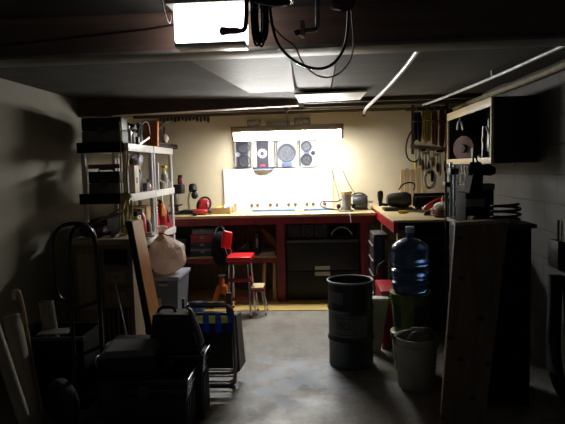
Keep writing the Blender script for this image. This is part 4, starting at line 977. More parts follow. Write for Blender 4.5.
P('bottle', MB().lathe([(.10, 0), (.125, .008), (.134, .03), (.135, .07), (.122, .085), (.122, .10), (.136, .115), (.136, .16), (.122, .175), (.122, .195), (.136, .21), (.135, .265), (.130, .285), (.128, .295), (.134, .31), (.13, .33), (.10, .362), (.05, .383), (.030, .392), (.027, .41), (.027, .445), (.022, .447)], (jx, jy, .578), 40), 'jug', t)
P('cap', MB().lathe([(.030, .428), (.031, .432), (.031, .468), (.026, .472)], (jx, jy, .578), 24), 'pale_blue', t)

t = T('white_bucket', 'grubby white bucket with a wire handle on the floor before the pails', 'bucket', (.655, 3.66, 0))
P('body', MB().lathe([(.115, 0), (.122, .008), (.138, .28), (.146, .283), (.146, .30), (.139, .302), (.139, .335), (.145, .338), (.145, .345), (.132, .345), (.118, .012), (.001, .010)], (.655, 3.66, 0), 40, cap=False), 'white_grubby', t)
P('handle', tube([(.512, 3.66, .30), (.515, 3.60, .37), (.57, 3.53, .425), (.67, 3.52, .43), (.77, 3.58, .38), (.798, 3.66, .30)], .0055, 8, smooth=3), 'steel', t)
P('grip', tube([(.60, 3.525, .43), (.68, 3.522, .432)], .012, 10), 'white_grubby', t)
S('rag', tube([(.60, 3.62, .30), (.62, 3.60, .36), (.66, 3.56, .40), (.71, 3.56, .41), (.75, 3.62, .38), (.76, 3.68, .32), (.72, 3.72, .27)], .024, 10, smooth=3), 'taupe', 'dull twisted rag draped in the white bucket', 'rag')

# ================================================================== SHELVING UNITS (left)
SX0, SX1 = -1.95, -1.55
LV = (.05, .445, .875, 1.305, 1.73)        # top faces of the shelves
def shelving(y0, y1, label):
    t = T('shelving_unit', label, 'shelves', ((SX0 + SX1) / 2, (y0 + y1) / 2, 0), 'white plastic shelving units')
    for z in LV:
        m = MB().box((SX0, y0, z - .02), (SX1, y1, z), .004)
        m.box((SX1 - .012, y0, z - .065), (SX1 + .004, y1, z), .004).box((SX0 - .004, y0, z - .065), (SX0 + .012, y1, z), .004)
        m.box((SX0, y0 - .002, z - .065), (SX1, y0 + .012, z), .004).box((SX0, y1 - .012, z - .065), (SX1, y1 + .002, z), .004)
        P('shelf', m, 'shelf', t)
    for x in (SX0 + .022, SX1 - .024):
        for y in (y0 + .03, y1 - .03):
            m = MB()
            zs = (0,) + LV
            for a, b in zip(zs, zs[1:]): m.cyl((x, y, a), (x, y, b - .02), .021, n=14)
            P('post', m, 'shelf', t)
    return t
_sh = shelving(4.47, 5.235, 'white plastic shelving unit nearer of two along the left wall')
for z in (1.73, 1.305, .875):
    P('end_shade', box((SX0 - .012, 4.452, z - .075), (SX1 - .02, 4.467, z + .012), .003), 'black_matte', _sh, 'black strip added for the unlit shelf end')  # black strips stand in for shade on the near shelf ends
shelving(5.255, 5.955, 'white plastic shelving unit standing against the workbench end')

def case2(name, lo, hi, mt, mt2, label, group=None):
    t = T(name, label, 'case', ((lo[0] + hi[0]) / 2, (lo[1] + hi[1]) / 2, lo[2]), group)
    zm = lo[2] + (hi[2] - lo[2]) * .5
    P('lower_shell', box(lo, (hi[0], hi[1], zm), .01), mt2, t, 'olive grey lower half')
    P('upper_shell', box((lo[0], lo[1], zm + .0005), hi, .014), mt, t)
    P('handle', tube([((lo[0] + hi[0]) / 2 - .07, (lo[1] + hi[1]) / 2, hi[2] - .002), ((lo[0] + hi[0]) / 2 - .06, (lo[1] + hi[1]) / 2, hi[2] + .02), ((lo[0] + hi[0]) / 2 + .06, (lo[1] + hi[1]) / 2, hi[2] + .02), ((lo[0] + hi[0]) / 2 + .07, (lo[1] + hi[1]) / 2, hi[2] - .002)], .008, 8), 'dark_grey', t)
    P('latch', box(((lo[0] + hi[0]) / 2 - .03, lo[1] - .008, zm - .03), ((lo[0] + hi[0]) / 2 + .03, lo[1], zm + .03), .003), 'dark_grey', t)
    return t
case2('carrying_case', (-1.93, 4.49, 1.73), (-1.585, 4.64, 1.945), 'black', 'olive_grey', 'black case with an olive grey lower half on the top shelf end')
case2('carrying_case', (-1.91, 4.53, 1.305), (-1.635, 4.66, 1.50), 'black', 'olive_grey', 'black and olive grey case on the second shelf end')
S('red_strip_box', box((-1.91, 4.54, 1.525), (-1.64, 4.66, 1.56), .004), 'maroon_cord', 'flat dull red box on the case on the second shelf end', 'box')
def jar(name, x, y, z, r, h, mt, cap, label, cat='jar', group=None):
    t = T(name, label, cat, (x, y, z), group)
    P('body', MB().lathe([(r * .9, 0), (r, .006), (r, h * .72), (r * .55, h * .86)], (x, y, z), 18), mt, t)
    P('cap', MB().lathe([(r * .58, h * .86), (r * .58, h), (r * .4, h + .003)], (x, y, z), 14), cap, t)
    return t
# top level
S('cardboard_box', box((-1.74, 4.80, 1.73), (-1.60, 4.985, 1.84), .003), 'olive_grey', 'small olive box on the top shelf before the black bundle', 'box')
jar('jar', -1.62, 4.72, 1.73, .04, .16, 'clear', 'dull_steel', 'cloudy jar beside the black case on the top shelf')
jar('tin', -1.72, 4.74, 1.73, .05, .21, 'leather', 'dull_steel', 'tall dark tin behind the cloudy jar on the top shelf', 'tin')
S('dark_cloth', ball((-1.70, 4.90, 1.885), (.10, .09, .045), 20, .2, 14), 'leather', 'dark rag heaped on the small olive box on the top shelf', 'rag')
t = T('hacksaw', 'dark hacksaw leaning on the olive box on the top shelf', 'saw', (-1.6, 5.0, 1.73))
P('frame', tube([(-1.565, 4.84, 1.742), (-1.565, 4.86, 1.90), (-1.565, 5.14, 1.97), (-1.565, 5.19, 1.84)], .009, 8, smooth=1), 'black', t)
P('blade', box((-1.566, 4.845, 1.76), (-1.564, 5.19, 1.78), rot=(14, 0, 0)), 'steel', t)
P('grip', box((-1.58, 4.80, 1.732), (-1.55, 4.86, 1.80), .01), 'black', t)
S('dark_bundle', ball((-1.76, 5.02, 1.83), (.09, .15, .098), 22, .14, 4), 'black_matte', 'dark crumpled bundle at the back of the near top shelf', 'bundle')
jar('bottle', -1.66, 5.155, 1.73, .033, .22, 'black', 'dull_steel', 'black bottle with a steel cap on the top shelf', 'bottle')
S('orange_case', box((-1.70, 5.42, 1.735), (-1.555, 5.47, 1.985), .006, rot=(-9, 0, 0)), 'orange_book', 'thin bright orange case leaning on the far top shelf', 'case')
t = T('duffel_bag', 'black bundled bag behind the orange case on the top shelf', 'bag', (-1.68, 5.68, 1.73))
P('body', ball((-1.68, 5.68, 1.865), (.10, .16, .105), 22, .10, 8), 'black_matte', t)
P('strap', tube([(-1.60, 5.58, 1.90), (-1.57, 5.66, 1.975), (-1.57, 5.76, 1.965), (-1.60, 5.82, 1.88)], .012, 8, smooth=2), 'leather', t)
S('paper_bag', ball((-1.585, 5.80, 1.83), (.035, .06, .05), 16, .12, 2), 'beige', 'small beige paper bag beside the black bundle on the top shelf', 'bag')
t = T('tripod', 'dark folded tripod lying along the far top shelf and sticking out', 'tripod', (-1.58, 5.85, 1.73))
for dx, dz in ((0, .016), (.028, .016), (.014, .042)):
    P('leg', cyl((-1.60 + dx, 5.45, 1.73 + dz), (-1.585 + dx, 6.12, 1.73 + dz), .012, n=10), 'leather', t)
P('head', box((-1.61, 6.10, 1.73), (-1.55, 6.20, 1.78), .01), 'black', t)
P('tip', cyl((-1.578, 6.2, 1.752), (-1.576, 6.30, 1.752), .009, n=10), 'beige', t)
# second level
t = T('beige_box', 'beige carton with a dark spot at the near end of the second shelf', 'box', (-1.6, 4.72, 1.305))
P('carton', box((-1.63, 4.68, 1.305), (-1.56, 4.80, 1.545), .003), 'beige', t)
P('print', box((-1.561, 4.72, 1.39), (-1.5585, 4.755, 1.44), .0005), 'ink', t)
jar('bottle', -1.60, 4.86, 1.305, .032, .22, 'navy', 'black', 'navy bottle beside the beige carton on the second shelf', 'bottle')
jar('bottle', -1.61, 4.94, 1.305, .030, .24, 'black', 'white', 'black bottle with a white cap on the second shelf', 'bottle')
jar('bottle', -1.70, 4.90, 1.305, .034, .29, 'olive_grey', 'yellow', 'tall olive bottle with a yellow cap on the second shelf', 'bottle')
S('striped_bag', ball((-1.66, 5.045, 1.595), (.055, .085, .066), 24, .34, 6), 'pale_lilac', 'pale bluish plastic bag on the tins of the second shelf', 'bag')
jar('tin', -1.67, 5.045, 1.305, .055, .225, 'dark_grey', 'dull_steel', 'tall dark tin under the pale bluish bag', 'tin')
t = T('small_pail', 'small tan pail at the front of the second shelf', 'pail', (-1.61, 5.06, 1.305))
P('body', MB().lathe([(.034, 0), (.044, .075), (.04, .075), (.03, .004)], (-1.60, 5.06, 1.305), 20), 'olive_grey', t)
P('handle', tube(arc((-1.60, 5.06, 1.375), .043, 0, 180, 10, 'yz'), .003, 6), 'steel', t)
S('pink_ball', ball((-1.60, 5.145, 1.345), (.04, .04, .04), 18), 'pink', 'pink ball at the far end of the near second shelf', 'ball')
t = T('folded_board', 'narrow white and blue panel standing on the far second shelf', 'panel', (-1.58, 5.40, 1.305))
P('panel', box((-1.66, 5.38, 1.306), (-1.565, 5.395, 1.57), .003, rot=(-3, 0, 0)), 'pale_blue', t)
P('edge', box((-1.568, 5.378, 1.306), (-1.552, 5.40, 1.575), .003, rot=(-3, 0, 0)), 'white', t, 'white front edge')
t = T('spray_bottle', 'spray bottle with a yellow trigger on the far second shelf', 'spray bottle', (-1.60, 5.80, 1.305))
P('body', MB().lathe([(.034, 0), (.038, .01), (.038, .13), (.018, .18), (.014, .21)], (-1.61, 5.80, 1.305), 20), 'clear', t)
P('trigger', MB().box((-1.635, 5.755, 1.515), (-1.585, 5.835, 1.548), .006).box((-1.62, 5.755, 1.46), (-1.60, 5.77, 1.515), .003, rot=(12, 0, 0)), 'yellow', t, 'yellow trigger head')
P('nozzle', cyl((-1.61, 5.755, 1.532), (-1.61, 5.735, 1.532), .008, n=10), 'black', t)
for k, (y, r, h, mt, lab) in enumerate(((5.58, .04, .09, 'dark_grey', 'low dark tin before the spray bottle on the second shelf'), (5.68, .036, .075, 'card', 'low tan tin left of the spray bottle'), (5.885, .034, .085, 'mid_grey', 'low grey tin at the far end of the second shelf'))):
    jar('tin', -1.60, y, 1.305, r, h, mt, 'beige', lab, 'tin', 'small tins on the second shelf')
jar('jar', -1.70, 5.62, 1.305, .045, .14, 'leather', 'dull_steel', 'dark jar at the back of the far second shelf')
# third level
for x, y, r, h, mt, cp, lab in ((-1.60, 4.56, .036, .20, 'white_grubby', 'red_tool', 'white bottle with a red cap on the third shelf'), (-1.62, 4.66, .04, .24, 'maroon_cord', 'black', 'maroon bottle on the third shelf'),
                            (-1.60, 4.78, .036, .26, 'yellow', 'black', 'yellow bottle on the third shelf'), (-1.61, 4.88, .04, .22, 'mid_grey', 'white', 'grey bottle with a white cap on the third shelf'),
                            (-1.63, 5.0, .05, .27, 'red_metal', 'dull_steel', 'dark red canister on the third shelf'), (-1.60, 5.12, .036, .16, 'olive_grey', 'white', 'short olive bottle on the third shelf')):
    jar('bottle', x, y, .875, r, h, mt, cp, lab, 'bottle', 'bottles on the third shelf')
S('hose_coil', MB().tube([(-1.575 + .045 * math.cos(a) , 5.05 + .07 * math.sin(a), .885 + .012 * a / 6.28) for a in [k * .5 for k in range(38)]], .009, 8), 'white_grubby', 'coil of pale hose lying on the third shelf above the tan bag', 'hose')
t = T('fire_extinguisher', 'red extinguisher on the far third shelf behind the tan bag', 'extinguisher', (-1.60, 5.62, .875))
P('tank', MB().lathe([(.05, 0), (.056, .012), (.056, .22), (.04, .265), (.018, .28)], (-1.61, 5.62, .875), 24), 'red_tool', t)
P('valve', MB().box((-1.63, 5.60, 1.153), (-1.59, 5.64, 1.185), .004).box((-1.625, 5.54, 1.186), (-1.595, 5.66, 1.20), .004), 'black', t)
P('hose', tube([(-1.61, 5.65, 1.17), (-1.58, 5.69, 1.12), (-1.55, 5.68, 1.0), (-1.55, 5.66, .95)], .009, 8, smooth=2), 'black', t)
stack_box('red_tool_box', (-1.72, 5.70, .875), (-1.57, 5.90, 1.01), 'red_metal', 'maroon_cord', 'red tool box behind the extinguisher on the third shelf', 'tool box')
t = T('yellow_pliers', 'yellow-handled pliers hanging from the far second shelf edge', 'pliers', (-1.54, 5.42, 1.1))
for s_ in (-1, 1):
    P('handle', tube([(-1.535, 5.42 + s_ * .005, 1.19), (-1.535, 5.42 + s_ * .02, 1.12), (-1.535, 5.42 + s_ * .022, 1.04)], .008, 8, smooth=1), 'yellow', t)
P('jaw', box((-1.542, 5.405, 1.185), (-1.530, 5.435, 1.245), .004), 'steel', t)
for x, y0, y1, h, mt, lab in ((-1.93, 4.52, 5.2, .22, 'black_matte', 'long dark carton at the back of the third shelf'), (-1.93, 5.30, 5.9, .25, 'card', 'long brown carton at the back of the far third shelf'), ):
    S('carton', box((x, y0, .8755), (x + .17, y1, .875 + h), .004), mt, lab, 'box')
for y0, y1, z, h, mt, lab in ((4.52, 5.18, .445, .25, 'black', 'black bin on the lowest shelf behind the leaning plank'), (5.30, 5.9, .445, .28, 'dark_grey', 'dark grey bin on the low shelf behind the tote'), (4.52, 5.18, .05, .27, 'dark_grey', 'dark grey bin at the foot of the near shelving unit'),
                              (5.30, 5.9, .05, .27, 'black', 'black bin at the foot of the far shelving unit')):
    t = T('storage_bin', lab, 'bin', (-1.75, (y0 + y1) / 2, z))
    P('body', MB().hull8([(-1.90, y0 + .03, z), (-1.60, y0 + .03, z), (-1.60, y1 - .03, z), (-1.90, y1 - .03, z)], [(-1.92, y0, z + h), (-1.58, y0, z + h), (-1.58, y1, z + h), (-1.92, y1, z + h)]), mt, t)
    P('lid', box((-1.93, y0 - .005, z + h), (-1.575, y1 + .005, z + h + .025), .006), mt, t)
# yellow cords hung at the near end of the shelving unit
t = T('yellow_cord_hank', 'tangled yellow cords hanging at the near end of the shelving', 'cord', (-1.56, 4.42, .75))
for k, (x, z0, z1) in enumerate(((-1.60, .80, 1.30), (-1.575, .74, 1.32), (-1.545, .72, 1.30), (-1.52, .76, 1.26))):
    P('loop', tube([(x, 4.435, z1), (x - .02, 4.42, (z0 + z1) / 2 + .06), (x - .012, 4.415, z0 + .04), (x + .004, 4.412, z0), (x + .02, 4.415, z0 + .04), (x + .014, 4.425, (z0 + z1) / 2), (x + .004, 4.44, z1)], .0065, 8, closed=True, smooth=2), 'yellow_cord', t)
P('knot', ball((-1.56, 4.43, 1.29), (.05, .028, .035), 14, .12, 2), 'yellow_cord', t)
P('tail', tube([(-1.59, 4.44, 1.30), (-1.60, 4.445, 1.5), (-1.585, 4.45, 1.70), (-1.59, 4.452, 1.90)], .006, 8, smooth=2), 'yellow_cord', t)
S('cord_tail', tube([(-1.545, 4.45, 1.30), (-1.55, 4.445, 1.45), (-1.53, 4.45, 1.62), (-1.535, 4.455, 1.73)], .008, 8, smooth=2), 'card', 'tan rope running up the near shelf post', 'rope')

# ------------------------------------------------------------------ old wooden cupboard in front of the shelves
t = T('old_cupboard', 'old brown wooden cupboard under the cords at the near shelf end', 'cupboard', (-1.68, 4.28, 0))
P('carcass', box((-1.92, 4.17, 0), (-1.44, 4.40, .93), .004), 'old_wood', t)
P('top', box((-1.94, 4.14, .93), (-1.42, 4.41, .975), .008), 'old_wood_pale', t)
d = P('door', box((-1.90, 4.150, .12), (-1.69, 4.169, .90), .004), 'old_wood', t)
P('door_panel', box((-1.875, 4.142, .42), (-1.715, 4.150, .86), .004), 'old_wood_pale', d)
P('door_knob', ball((-1.71, 4.135, .52), .014, 12), 'dull_steel', d)
P('niche_shade', box((-1.665, 4.160, .77), (-1.48, 4.1695, .89), .003), 'black_matte', t, 'black plate painting the shade of a recess')  # closed black plate paints the dark of an open recess
for z0, z1 in ((.60, .745), (.44, .585)):
    d = P('drawer', box((-1.67, 4.148, z0), (-1.475, 4.169, z1), .005), 'old_wood', t)
    P('drawer_panel', box((-1.65, 4.142, z0 + .025), (-1.495, 4.148, z1 - .025), .003), 'old_wood_pale', d)
    P('knob', ball((-1.57, 4.135, (z0 + z1) / 2), .012, 12), 'dull_steel', d)
P('lower_grille', MB().box((-1.67, 4.155, .08), (-1.475, 4.169, .42), .003), 'black_matte', t)
m = MB()
for k in range(5): m.box((-1.655 + k * .04, 4.145, .09), (-1.64 + k * .04, 4.155, .41), .002)
P('grille_slat', m, 'old_wood', t)
S('dark_heap', ball((-1.78, 4.28, 1.035), (.12, .09, .062), 22, .18, 6), 'leather', 'heap of dark leather scraps on the old cupboard', 'scraps')
t = T('trowel', 'small trowel with a pale blade on the old cupboard', 'trowel', (-1.58, 4.27, .975))
P('blade', MB().hull8([(-1.63, 4.22, .978), (-1.59, 4.20, .978), (-1.57, 4.26, .985), (-1.61, 4.27, .985)], [(-1.63, 4.22, .982), (-1.59, 4.20, .982), (-1.57, 4.26, 1.005), (-1.61, 4.27, 1.005)]), 'steel', t)
P('handle', MB().cyl((-1.585, 4.27, .995), (-1.53, 4.34, .995), .014, n=12), 'tan_wood', t)
S('bent_strap', tube([(-1.62, 4.34, .985), (-1.60, 4.35, 1.03), (-1.55, 4.36, 1.06), (-1.50, 4.36, 1.02), (-1.48, 4.36, .985)], .010, 8, smooth=2), 'dull_steel', 'bent grey strap arching over the back of the old cupboard', 'strap')
S('shelf_brace', tube([(-1.93, 4.452, 1.02), (-1.60, 4.452, 1.20)], .008, 8), 'dull_steel', 'grey diagonal rod across the near end of the shelving', 'rod')

# laminate plank leaning in front of it
t = T('laminate_plank', 'glossy brown laminate plank leaning beside the tan bag', 'plank', (-1.3, 4.1, 0))
n_, a_ = Vector((.985, -.17, 0)), Vector((.17, .985, 0))
c_ = Vector((-1.15, 3.93, 0)); off = Vector((-.225, .19, 1.12))
def slab(d0, d1, w0, w1):
    lo = [c_ + n_ * d0 + a_ * w0, c_ + n_ * d1 + a_ * w0, c_ + n_ * d1 + a_ * w1, c_ + n_ * d0 + a_ * w1]
    return MB().hull8(lo, [p + off for p in lo])
P('core', slab(-.05, 0, -.08, .08), 'black', t, 'black edge')
P('face', slab(.0003, .006, -.08, .08), 'lam_brown', t, 'brown wood-look face')

# ------------------------------------------------------------------ tote with a tan bag
t = T('storage_tote', 'grey plastic tote on the floor under the tan bag', 'tote', (-1.4500, 5.3, 0))
P('body', MB().hull8([(-1.5400, 5.14, 0), (-1.3400, 5.14, 0), (-1.3400, 5.50, 0), (-1.5400, 5.50, 0)], [(-1.5600, 5.09, .49), (-1.3050, 5.09, .49), (-1.3050, 5.54, .49), (-1.5600, 5.54, .49)]), 'tote', t)
P('lid', box((-1.5700, 5.075, .49), (-1.2900, 5.555, .525), .01), 'tote_lid', t, 'paler lid')
P('handle', box((-1.4800, 5.068, .44), (-1.4000, 5.09, .465), .006), 'tote_lid', t)
P('label', box((-1.5200, 5.092, .20), (-1.4700, 5.112, .32), rot=(4, 0, 0)), 'beige', t, 'beige label')
t = T('plastic_bag', 'bulging tan plastic bag tied at the neck on the grey tote', 'bag', (-1.4500, 5.26, .525))
m = MB().ball((-1.4500, 5.26, .705), (.185, .18, .185), 44, .07, 12)
for v in m.bm.verts:
    q = math.atan2(v.co.y - 5.26, v.co.x + 1.45); k_ = max(0, (v.co.z - .70) / .2)
    f_ = 1 + .09 * k_ * math.sin(9 * q) + .03 * math.sin(13 * q + 9 * v.co.z)
    v.co.x = -1.45 + (v.co.x + 1.45) * f_; v.co.y = 5.26 + (v.co.y - 5.26) * f_
for v in m.bm.verts:
    if v.co.z > .80:
        f = min(1, (v.co.z - .80) / .09); v.co.x += (-1.475 - v.co.x) * f * .45; v.co.y += (5.24 - v.co.y) * f * .45
    if v.co.z < .53: v.co.z = .5265
    v.co.x = max(v.co.x, -1.572)
P('body', m, 'bag', t)
P('neck', MB().lathe([(.07, 0), (.035, .04), (.022, .065), (.03, .09), (.055, .13), (.04, .125), (.01, .07)], (-1.4800, 5.24, .845), 14, axis=(.1, -.1, 1)), 'bag', t)
P('tie', tube([(-1.48 + .027 * math.cos(k * .5236), 5.235 + .027 * math.sin(k * .5236), .91) for k in range(12)], .007, 8, closed=True), 'red_tool', t, 'red tie')
P('tie_tail', tube([(-1.4550, 5.22, .91), (-1.4100, 5.19, .89), (-1.3700, 5.18, .90), (-1.3500, 5.19, .885)], .006, 8, smooth=2), 'red_tool', t, 'red loose end')
for o_ in bpy.data.objects:
    if o_.name in ('storage_tote', 'plastic_bag'): o_.location += Vector((.03, -.2, 0))
t = T('squeeze_bottle', 'slim red and white bottle standing on the third shelf behind the bag', 'bottle', (-1.58, 5.48, .875))
P('body', MB().lathe([(.026, 0), (.028, .008), (.028, .12), (.014, .19), (.012, .27)], (-1.575, 5.33, .875), 16), 'red_bright', t)
for z in (.16, .19, .22, .25):
    P('band', MB().lathe([(.0165, 0), (.0165, .012)], (-1.575, 5.33, .875 + z), 14), 'white', t, 'white band')

# ================================================================== FOREGROUND LEFT
# hand truck
t = T('hand_truck', 'black tubular hand truck standing by the left wall', 'hand truck', (-1.38, 3.05, 0))
p1, p2 = Vector((-1.43, 3.05, 0)), Vector((-1.322, 3.20, 0))
mid = (p1 + p2) / 2
P('frame', tube([p1 + V(0, 0, .10), p1 + V(0, 0, .6), p1 + V(0, 0, 1.04), p1 + (p2 - p1) * .12 + V(0, 0, 1.15), mid + V(0, 0, 1.20), p2 + (p1 - p2) * .12 + V(0, 0, 1.15), p2 + V(0, 0, 1.04), p2 + V(0, 0, .6), p2 + V(0, 0, .10)], .0135, 12, smooth=2), 'black_gloss', t)
P('handle_loop', tube([p1 + V(0, 0, .75), p1 + V(-.045, -.03, .77), p1 + V(-.068, -.045, .83), p1 + V(-.07, -.045, 1.0), p1 + V(-.065, -.04, 1.14), p1 + V(-.03, .0, 1.20), mid + V(-.01, 0, 1.205), p2 + V(-.01, -.01, 1.16), p2 + V(0, 0, 1.05)], .012, 12, smooth=2), 'black_gloss', t)
for z in (.70, .42, .18):
    P('crossbar', tube([p1 + V(0, 0, z), mid + V(.01, -.012, z + .015), p2 + V(0, 0, z + .02)], .012, 10, smooth=1), 'black_gloss', t)
ax = (p2 - p1).normalized()
nrm = Vector((ax.y, -ax.x, 0))
P('toe_plate', MB().hull8([p1 + V(0, 0, .03), p2 + V(0, 0, .03), p2 + nrm * .11 + V(0, 0, .03), p1 + nrm * .11 + V(0, 0, .03)], [p1 + V(0, 0, .038), p2 + V(0, 0, .038), p2 + nrm * .11 + V(0, 0, .038), p1 + nrm * .11 + V(0, 0, .038)]), 'dull_steel', t)
wa, wb = Vector((-1.475, 2.76, .15)), p2 + ax * .06 - nrm * .05 + V(0, 0, .15)
wa2 = p1 - ax * .06 - nrm * .05 + V(0, 0, .15)
P('axle', cyl(wa2, wb, .012, n=10), 'dull_steel', t)
for c in (wa2, wb):
    wh = P('wheel', MB().lathe([(.07, -.035), (.125, -.038), (.147, -.022), (.15, 0), (.147, .022), (.125, .038), (.07, .035)], c, 32, axis=ax), 'rubber', t)
    P('rim', MB().lathe([(.001, -.03), (.068, -.028), (.072, 0), (.068, .028), (.001, .03)], c, 24, axis=ax), 'dull_steel', wh)
for s_, pp in ((-1, p1), (1, p2)):
    P('wheel_bracket', tube([pp + V(0, 0, .35), pp - nrm * .03 + V(0, 0, .25), pp + ax * s_ * .02 - nrm * .05 + V(0, 0, .15)], .010, 8), 'black_gloss', t)

# crate, tubes, cane
t = T('dark_crate', 'dark open crate by the left wall behind the leaning tubes', 'crate', (-1.70, 3.4, 0))
for nm, lo, hi in (('side', (-1.96, 3.28, 0), (-1.94, 3.62, .47)), ('side', (-1.49, 3.28, 0), (-1.47, 3.62, .47)), ('front', (-1.939, 3.28, 0), (-1.491, 3.30, .45)), ('back', (-1.939, 3.60, 0), (-1.491, 3.62, .47)), ('bottom', (-1.939, 3.301, .01), (-1.491, 3.599, .03))):
    P(nm, box(lo, hi, .003), 'black_matte', t)
P('rim', MB().box((-1.97, 3.265, .45), (-1.46, 3.28, .475), .004), 'dark_grey', t)
t = T('paper_roll', 'pale paper roll with a painted dark hollow end standing in the dark crate', 'roll', (-1.78, 3.42, .03))
P('roll', cyl((-1.72, 3.45, .035), (-1.785, 3.45, .655), .048, n=24), 'card_grey', t)
P('hollow_shade', cyl((-1.7845, 3.45, .650), (-1.7855, 3.45, .6605), .038, n=20), 'ink', t, 'black disc for the shade in the hollow end')  # black disc paints the dark hollow on a solid roll
def card_tube(x0, y0, x1, y1, z1, r, label):
    t = T('cardboard_tube', label, 'tube', ((x0 + x1) / 2, y0, 0), 'tubes leaning by the left wall')
    a, b = Vector((x0, y0, 0)), Vector((x1, y1, z1)); d = (b - a).normalized()
    P('tube', MB().cyl(a + V(0, 0, r * .3), b, r, n=24), 'card_grey', t)
    P('end_cap', cyl(b - d * .002, b + d * .006, r * 1.03, n=24), 'beige', t)
card_tube(-1.67, 3.0, -1.885, 3.215, .62, .052, 'thick cardboard tube leaning on the dark crate')
card_tube(-1.57, 2.80, -2.10, 2.80, 2.02, .034, 'long thin cardboard tube leaning on the left wall at the edge of view')
S('walking_cane', tube([(-1.72, 3.2, .012), (-1.79, 3.235, .40), (-1.83, 3.25, .70), (-1.845, 3.25, .765), (-1.865, 3.25, .785), (-1.887, 3.25, .76), (-1.885, 3.25, .72)], .010, 10, smooth=2), 'tan_wood', 'tan wooden cane with a hooked top leaning on the dark crate', 'cane')
t = T('cardboard_carton', 'dark carton with a pale flap behind the hand truck', 'carton', (-1.2, 3.6, 0))
P('body', box((-1.40, 3.42, 0), (-1.14, 3.68, .36), .004), 'black_matte', t)
P('flap', box((-1.40, 3.38, .362), (-1.14, 3.50, .368), rot=(10, 0, 0), pivot=(-1.27, 3.5, .365)), 'mid_grey', t, 'pale flap')
S('magazine', box((-1.79, 3.305, .476), (-1.60, 3.43, .486), .002, rot=(0, 0, 8)), 'mid_grey', 'grey booklet lying across the front of the dark crate', 'booklet')
S('thin_rod', tube([(-1.36, 3.88, 0), (-1.51, 4.06, .44), (-1.57, 4.128, .62)], .006, 8), 'steel', 'thin pale rod leaning on the old cupboard', 'rod')

# black tool chests
def chest(lo, hi, label):
    t = T('tool_chest', label, 'tool chest', ((lo[0] + hi[0]) / 2, (lo[1] + hi[1]) / 2, 0), 'black tool chests in the foreground')
    zt = hi[2]
    P('body', box((lo[0], lo[1], .0), (hi[0] - .015, hi[1], zt - .11), .006), 'black', t)
    m = MB()
    n = 5
    for k in range(n):
        y = lo[1] + .02 + (hi[1] - lo[1] - .055) * k / (n - 1); m.box((hi[0] - .016, y, .02), (hi[0] - .006, y + .014, zt - .13), .003)
    P('side_rib', m, 'dark_grey', t)
    P('tray', box((lo[0] - .004, lo[1] - .004, zt - .1095), (hi[0] - .004, hi[1] + .002, zt - .055), .008), 'black_gloss', t)
    P('lid', box((lo[0] - .006, lo[1] - .006, zt - .0545), (hi[0], hi[1] + .004, zt), .007), 'black_gloss', t)
    P('edge_glint', MB().tube([(hi[0] + .001, lo[1] + .01, zt - .003), (hi[0] + .001, hi[1] - .02, zt - .003)], .0035, 8).tube([(hi[0] - .003, lo[1] + .03, zt - .057), (hi[0] - .003, hi[1] - .04, zt - .057)], .003, 8), 'steel', t, 'thin steel strip added as an edge highlight')  # steel strips added to draw the highlight along the lid edges
    xm = (lo[0] + hi[0]) / 2
    P('latch', box((xm - .03, lo[1] - .018, zt - .10), (xm + .03, lo[1] - .006, zt - .03), .004), 'dark_grey', t)
    P('handle', tube([(xm - .12, (lo[1] + hi[1]) / 2, zt), (xm - .10, (lo[1] + hi[1]) / 2, zt + .014), (xm + .10, (lo[1] + hi[1]) / 2, zt + .014), (xm + .12, (lo[1] + hi[1]) / 2, zt)], .009, 8), 'black', t)
chest((-1.22, 2.90, 0), (-.725, 3.12, .345), 'black tool chest nearest the viewer in the dark pile')
chest((-1.10, 3.145, 0), (-.685, 3.34, .40), 'taller black tool chest behind the nearest black chest')
t = T('long_case', 'long black case with a sloping lid across the tool chests', 'case', (-1.05, 3.0, .36))
P('body', MB().hull8([(-1.24, 2.93, .362), (-.93, 2.98, .362), (-.93, 3.11, .362), (-1.24, 3.10, .362)], [(-1.24, 2.93, .455), (-.93, 2.98, .455), (-.93, 3.11, .475), (-1.24, 3.10, .475)]), 'black', t)
P('lid', MB().hull8([(-1.245, 2.925, .4555), (-.925, 2.975, .4555), (-.925, 3.115, .4755), (-1.245, 3.105, .4755)], [(-1.20, 2.945, .49), (-.95, 2.99, .49), (-.95, 3.10, .515), (-1.20, 3.09, .515)]), 'lid_lit', t, 'lid painted grey as lit from above')
P('corner_ring', tube([(-1.25 + .0, 2.96 + .03 * math.cos(a), .43 + .03 * math.sin(a)) for a in [k * .5236 for k in range(12)]], .005, 6, closed=True), 'steel', t)
t = T('power_tool_case', 'bulky black tool case with a pale grey side handle on the rear chest', 'case', (-.82, 3.25, .415))
P('shell', MB().hull8([(-1.02, 3.16, .416), (-.715, 3.16, .416), (-.715, 3.335, .416), (-1.02, 3.335, .416)], [(-.99, 3.18, .635), (-.775, 3.18, .635), (-.775, 3.315, .635), (-.99, 3.315, .635)]), 'black', t)
P('side_handle', tube([(-.712, 3.20, .44), (-.703, 3.205, .48), (-.745, 3.215, .58), (-.77, 3.23, .645), (-.79, 3.26, .648)], .012, 10, smooth=1), 'tote_lid', t, 'pale grey side handle')
P('side_plate', MB().hull8([(-.7145, 3.22, .43), (-.708, 3.22, .43), (-.708, 3.31, .43), (-.7145, 3.31, .43)], [(-.770, 3.23, .62), (-.763, 3.23, .62), (-.763, 3.30, .62), (-.770, 3.30, .62)]), 'tote', t, 'grey side plate')
P('top_grip', tube([(-.98, 3.25, .62), (-.97, 3.25, .66), (-.88, 3.25, .665), (-.87, 3.25, .63)], .010, 8, smooth=1), 'black', t)

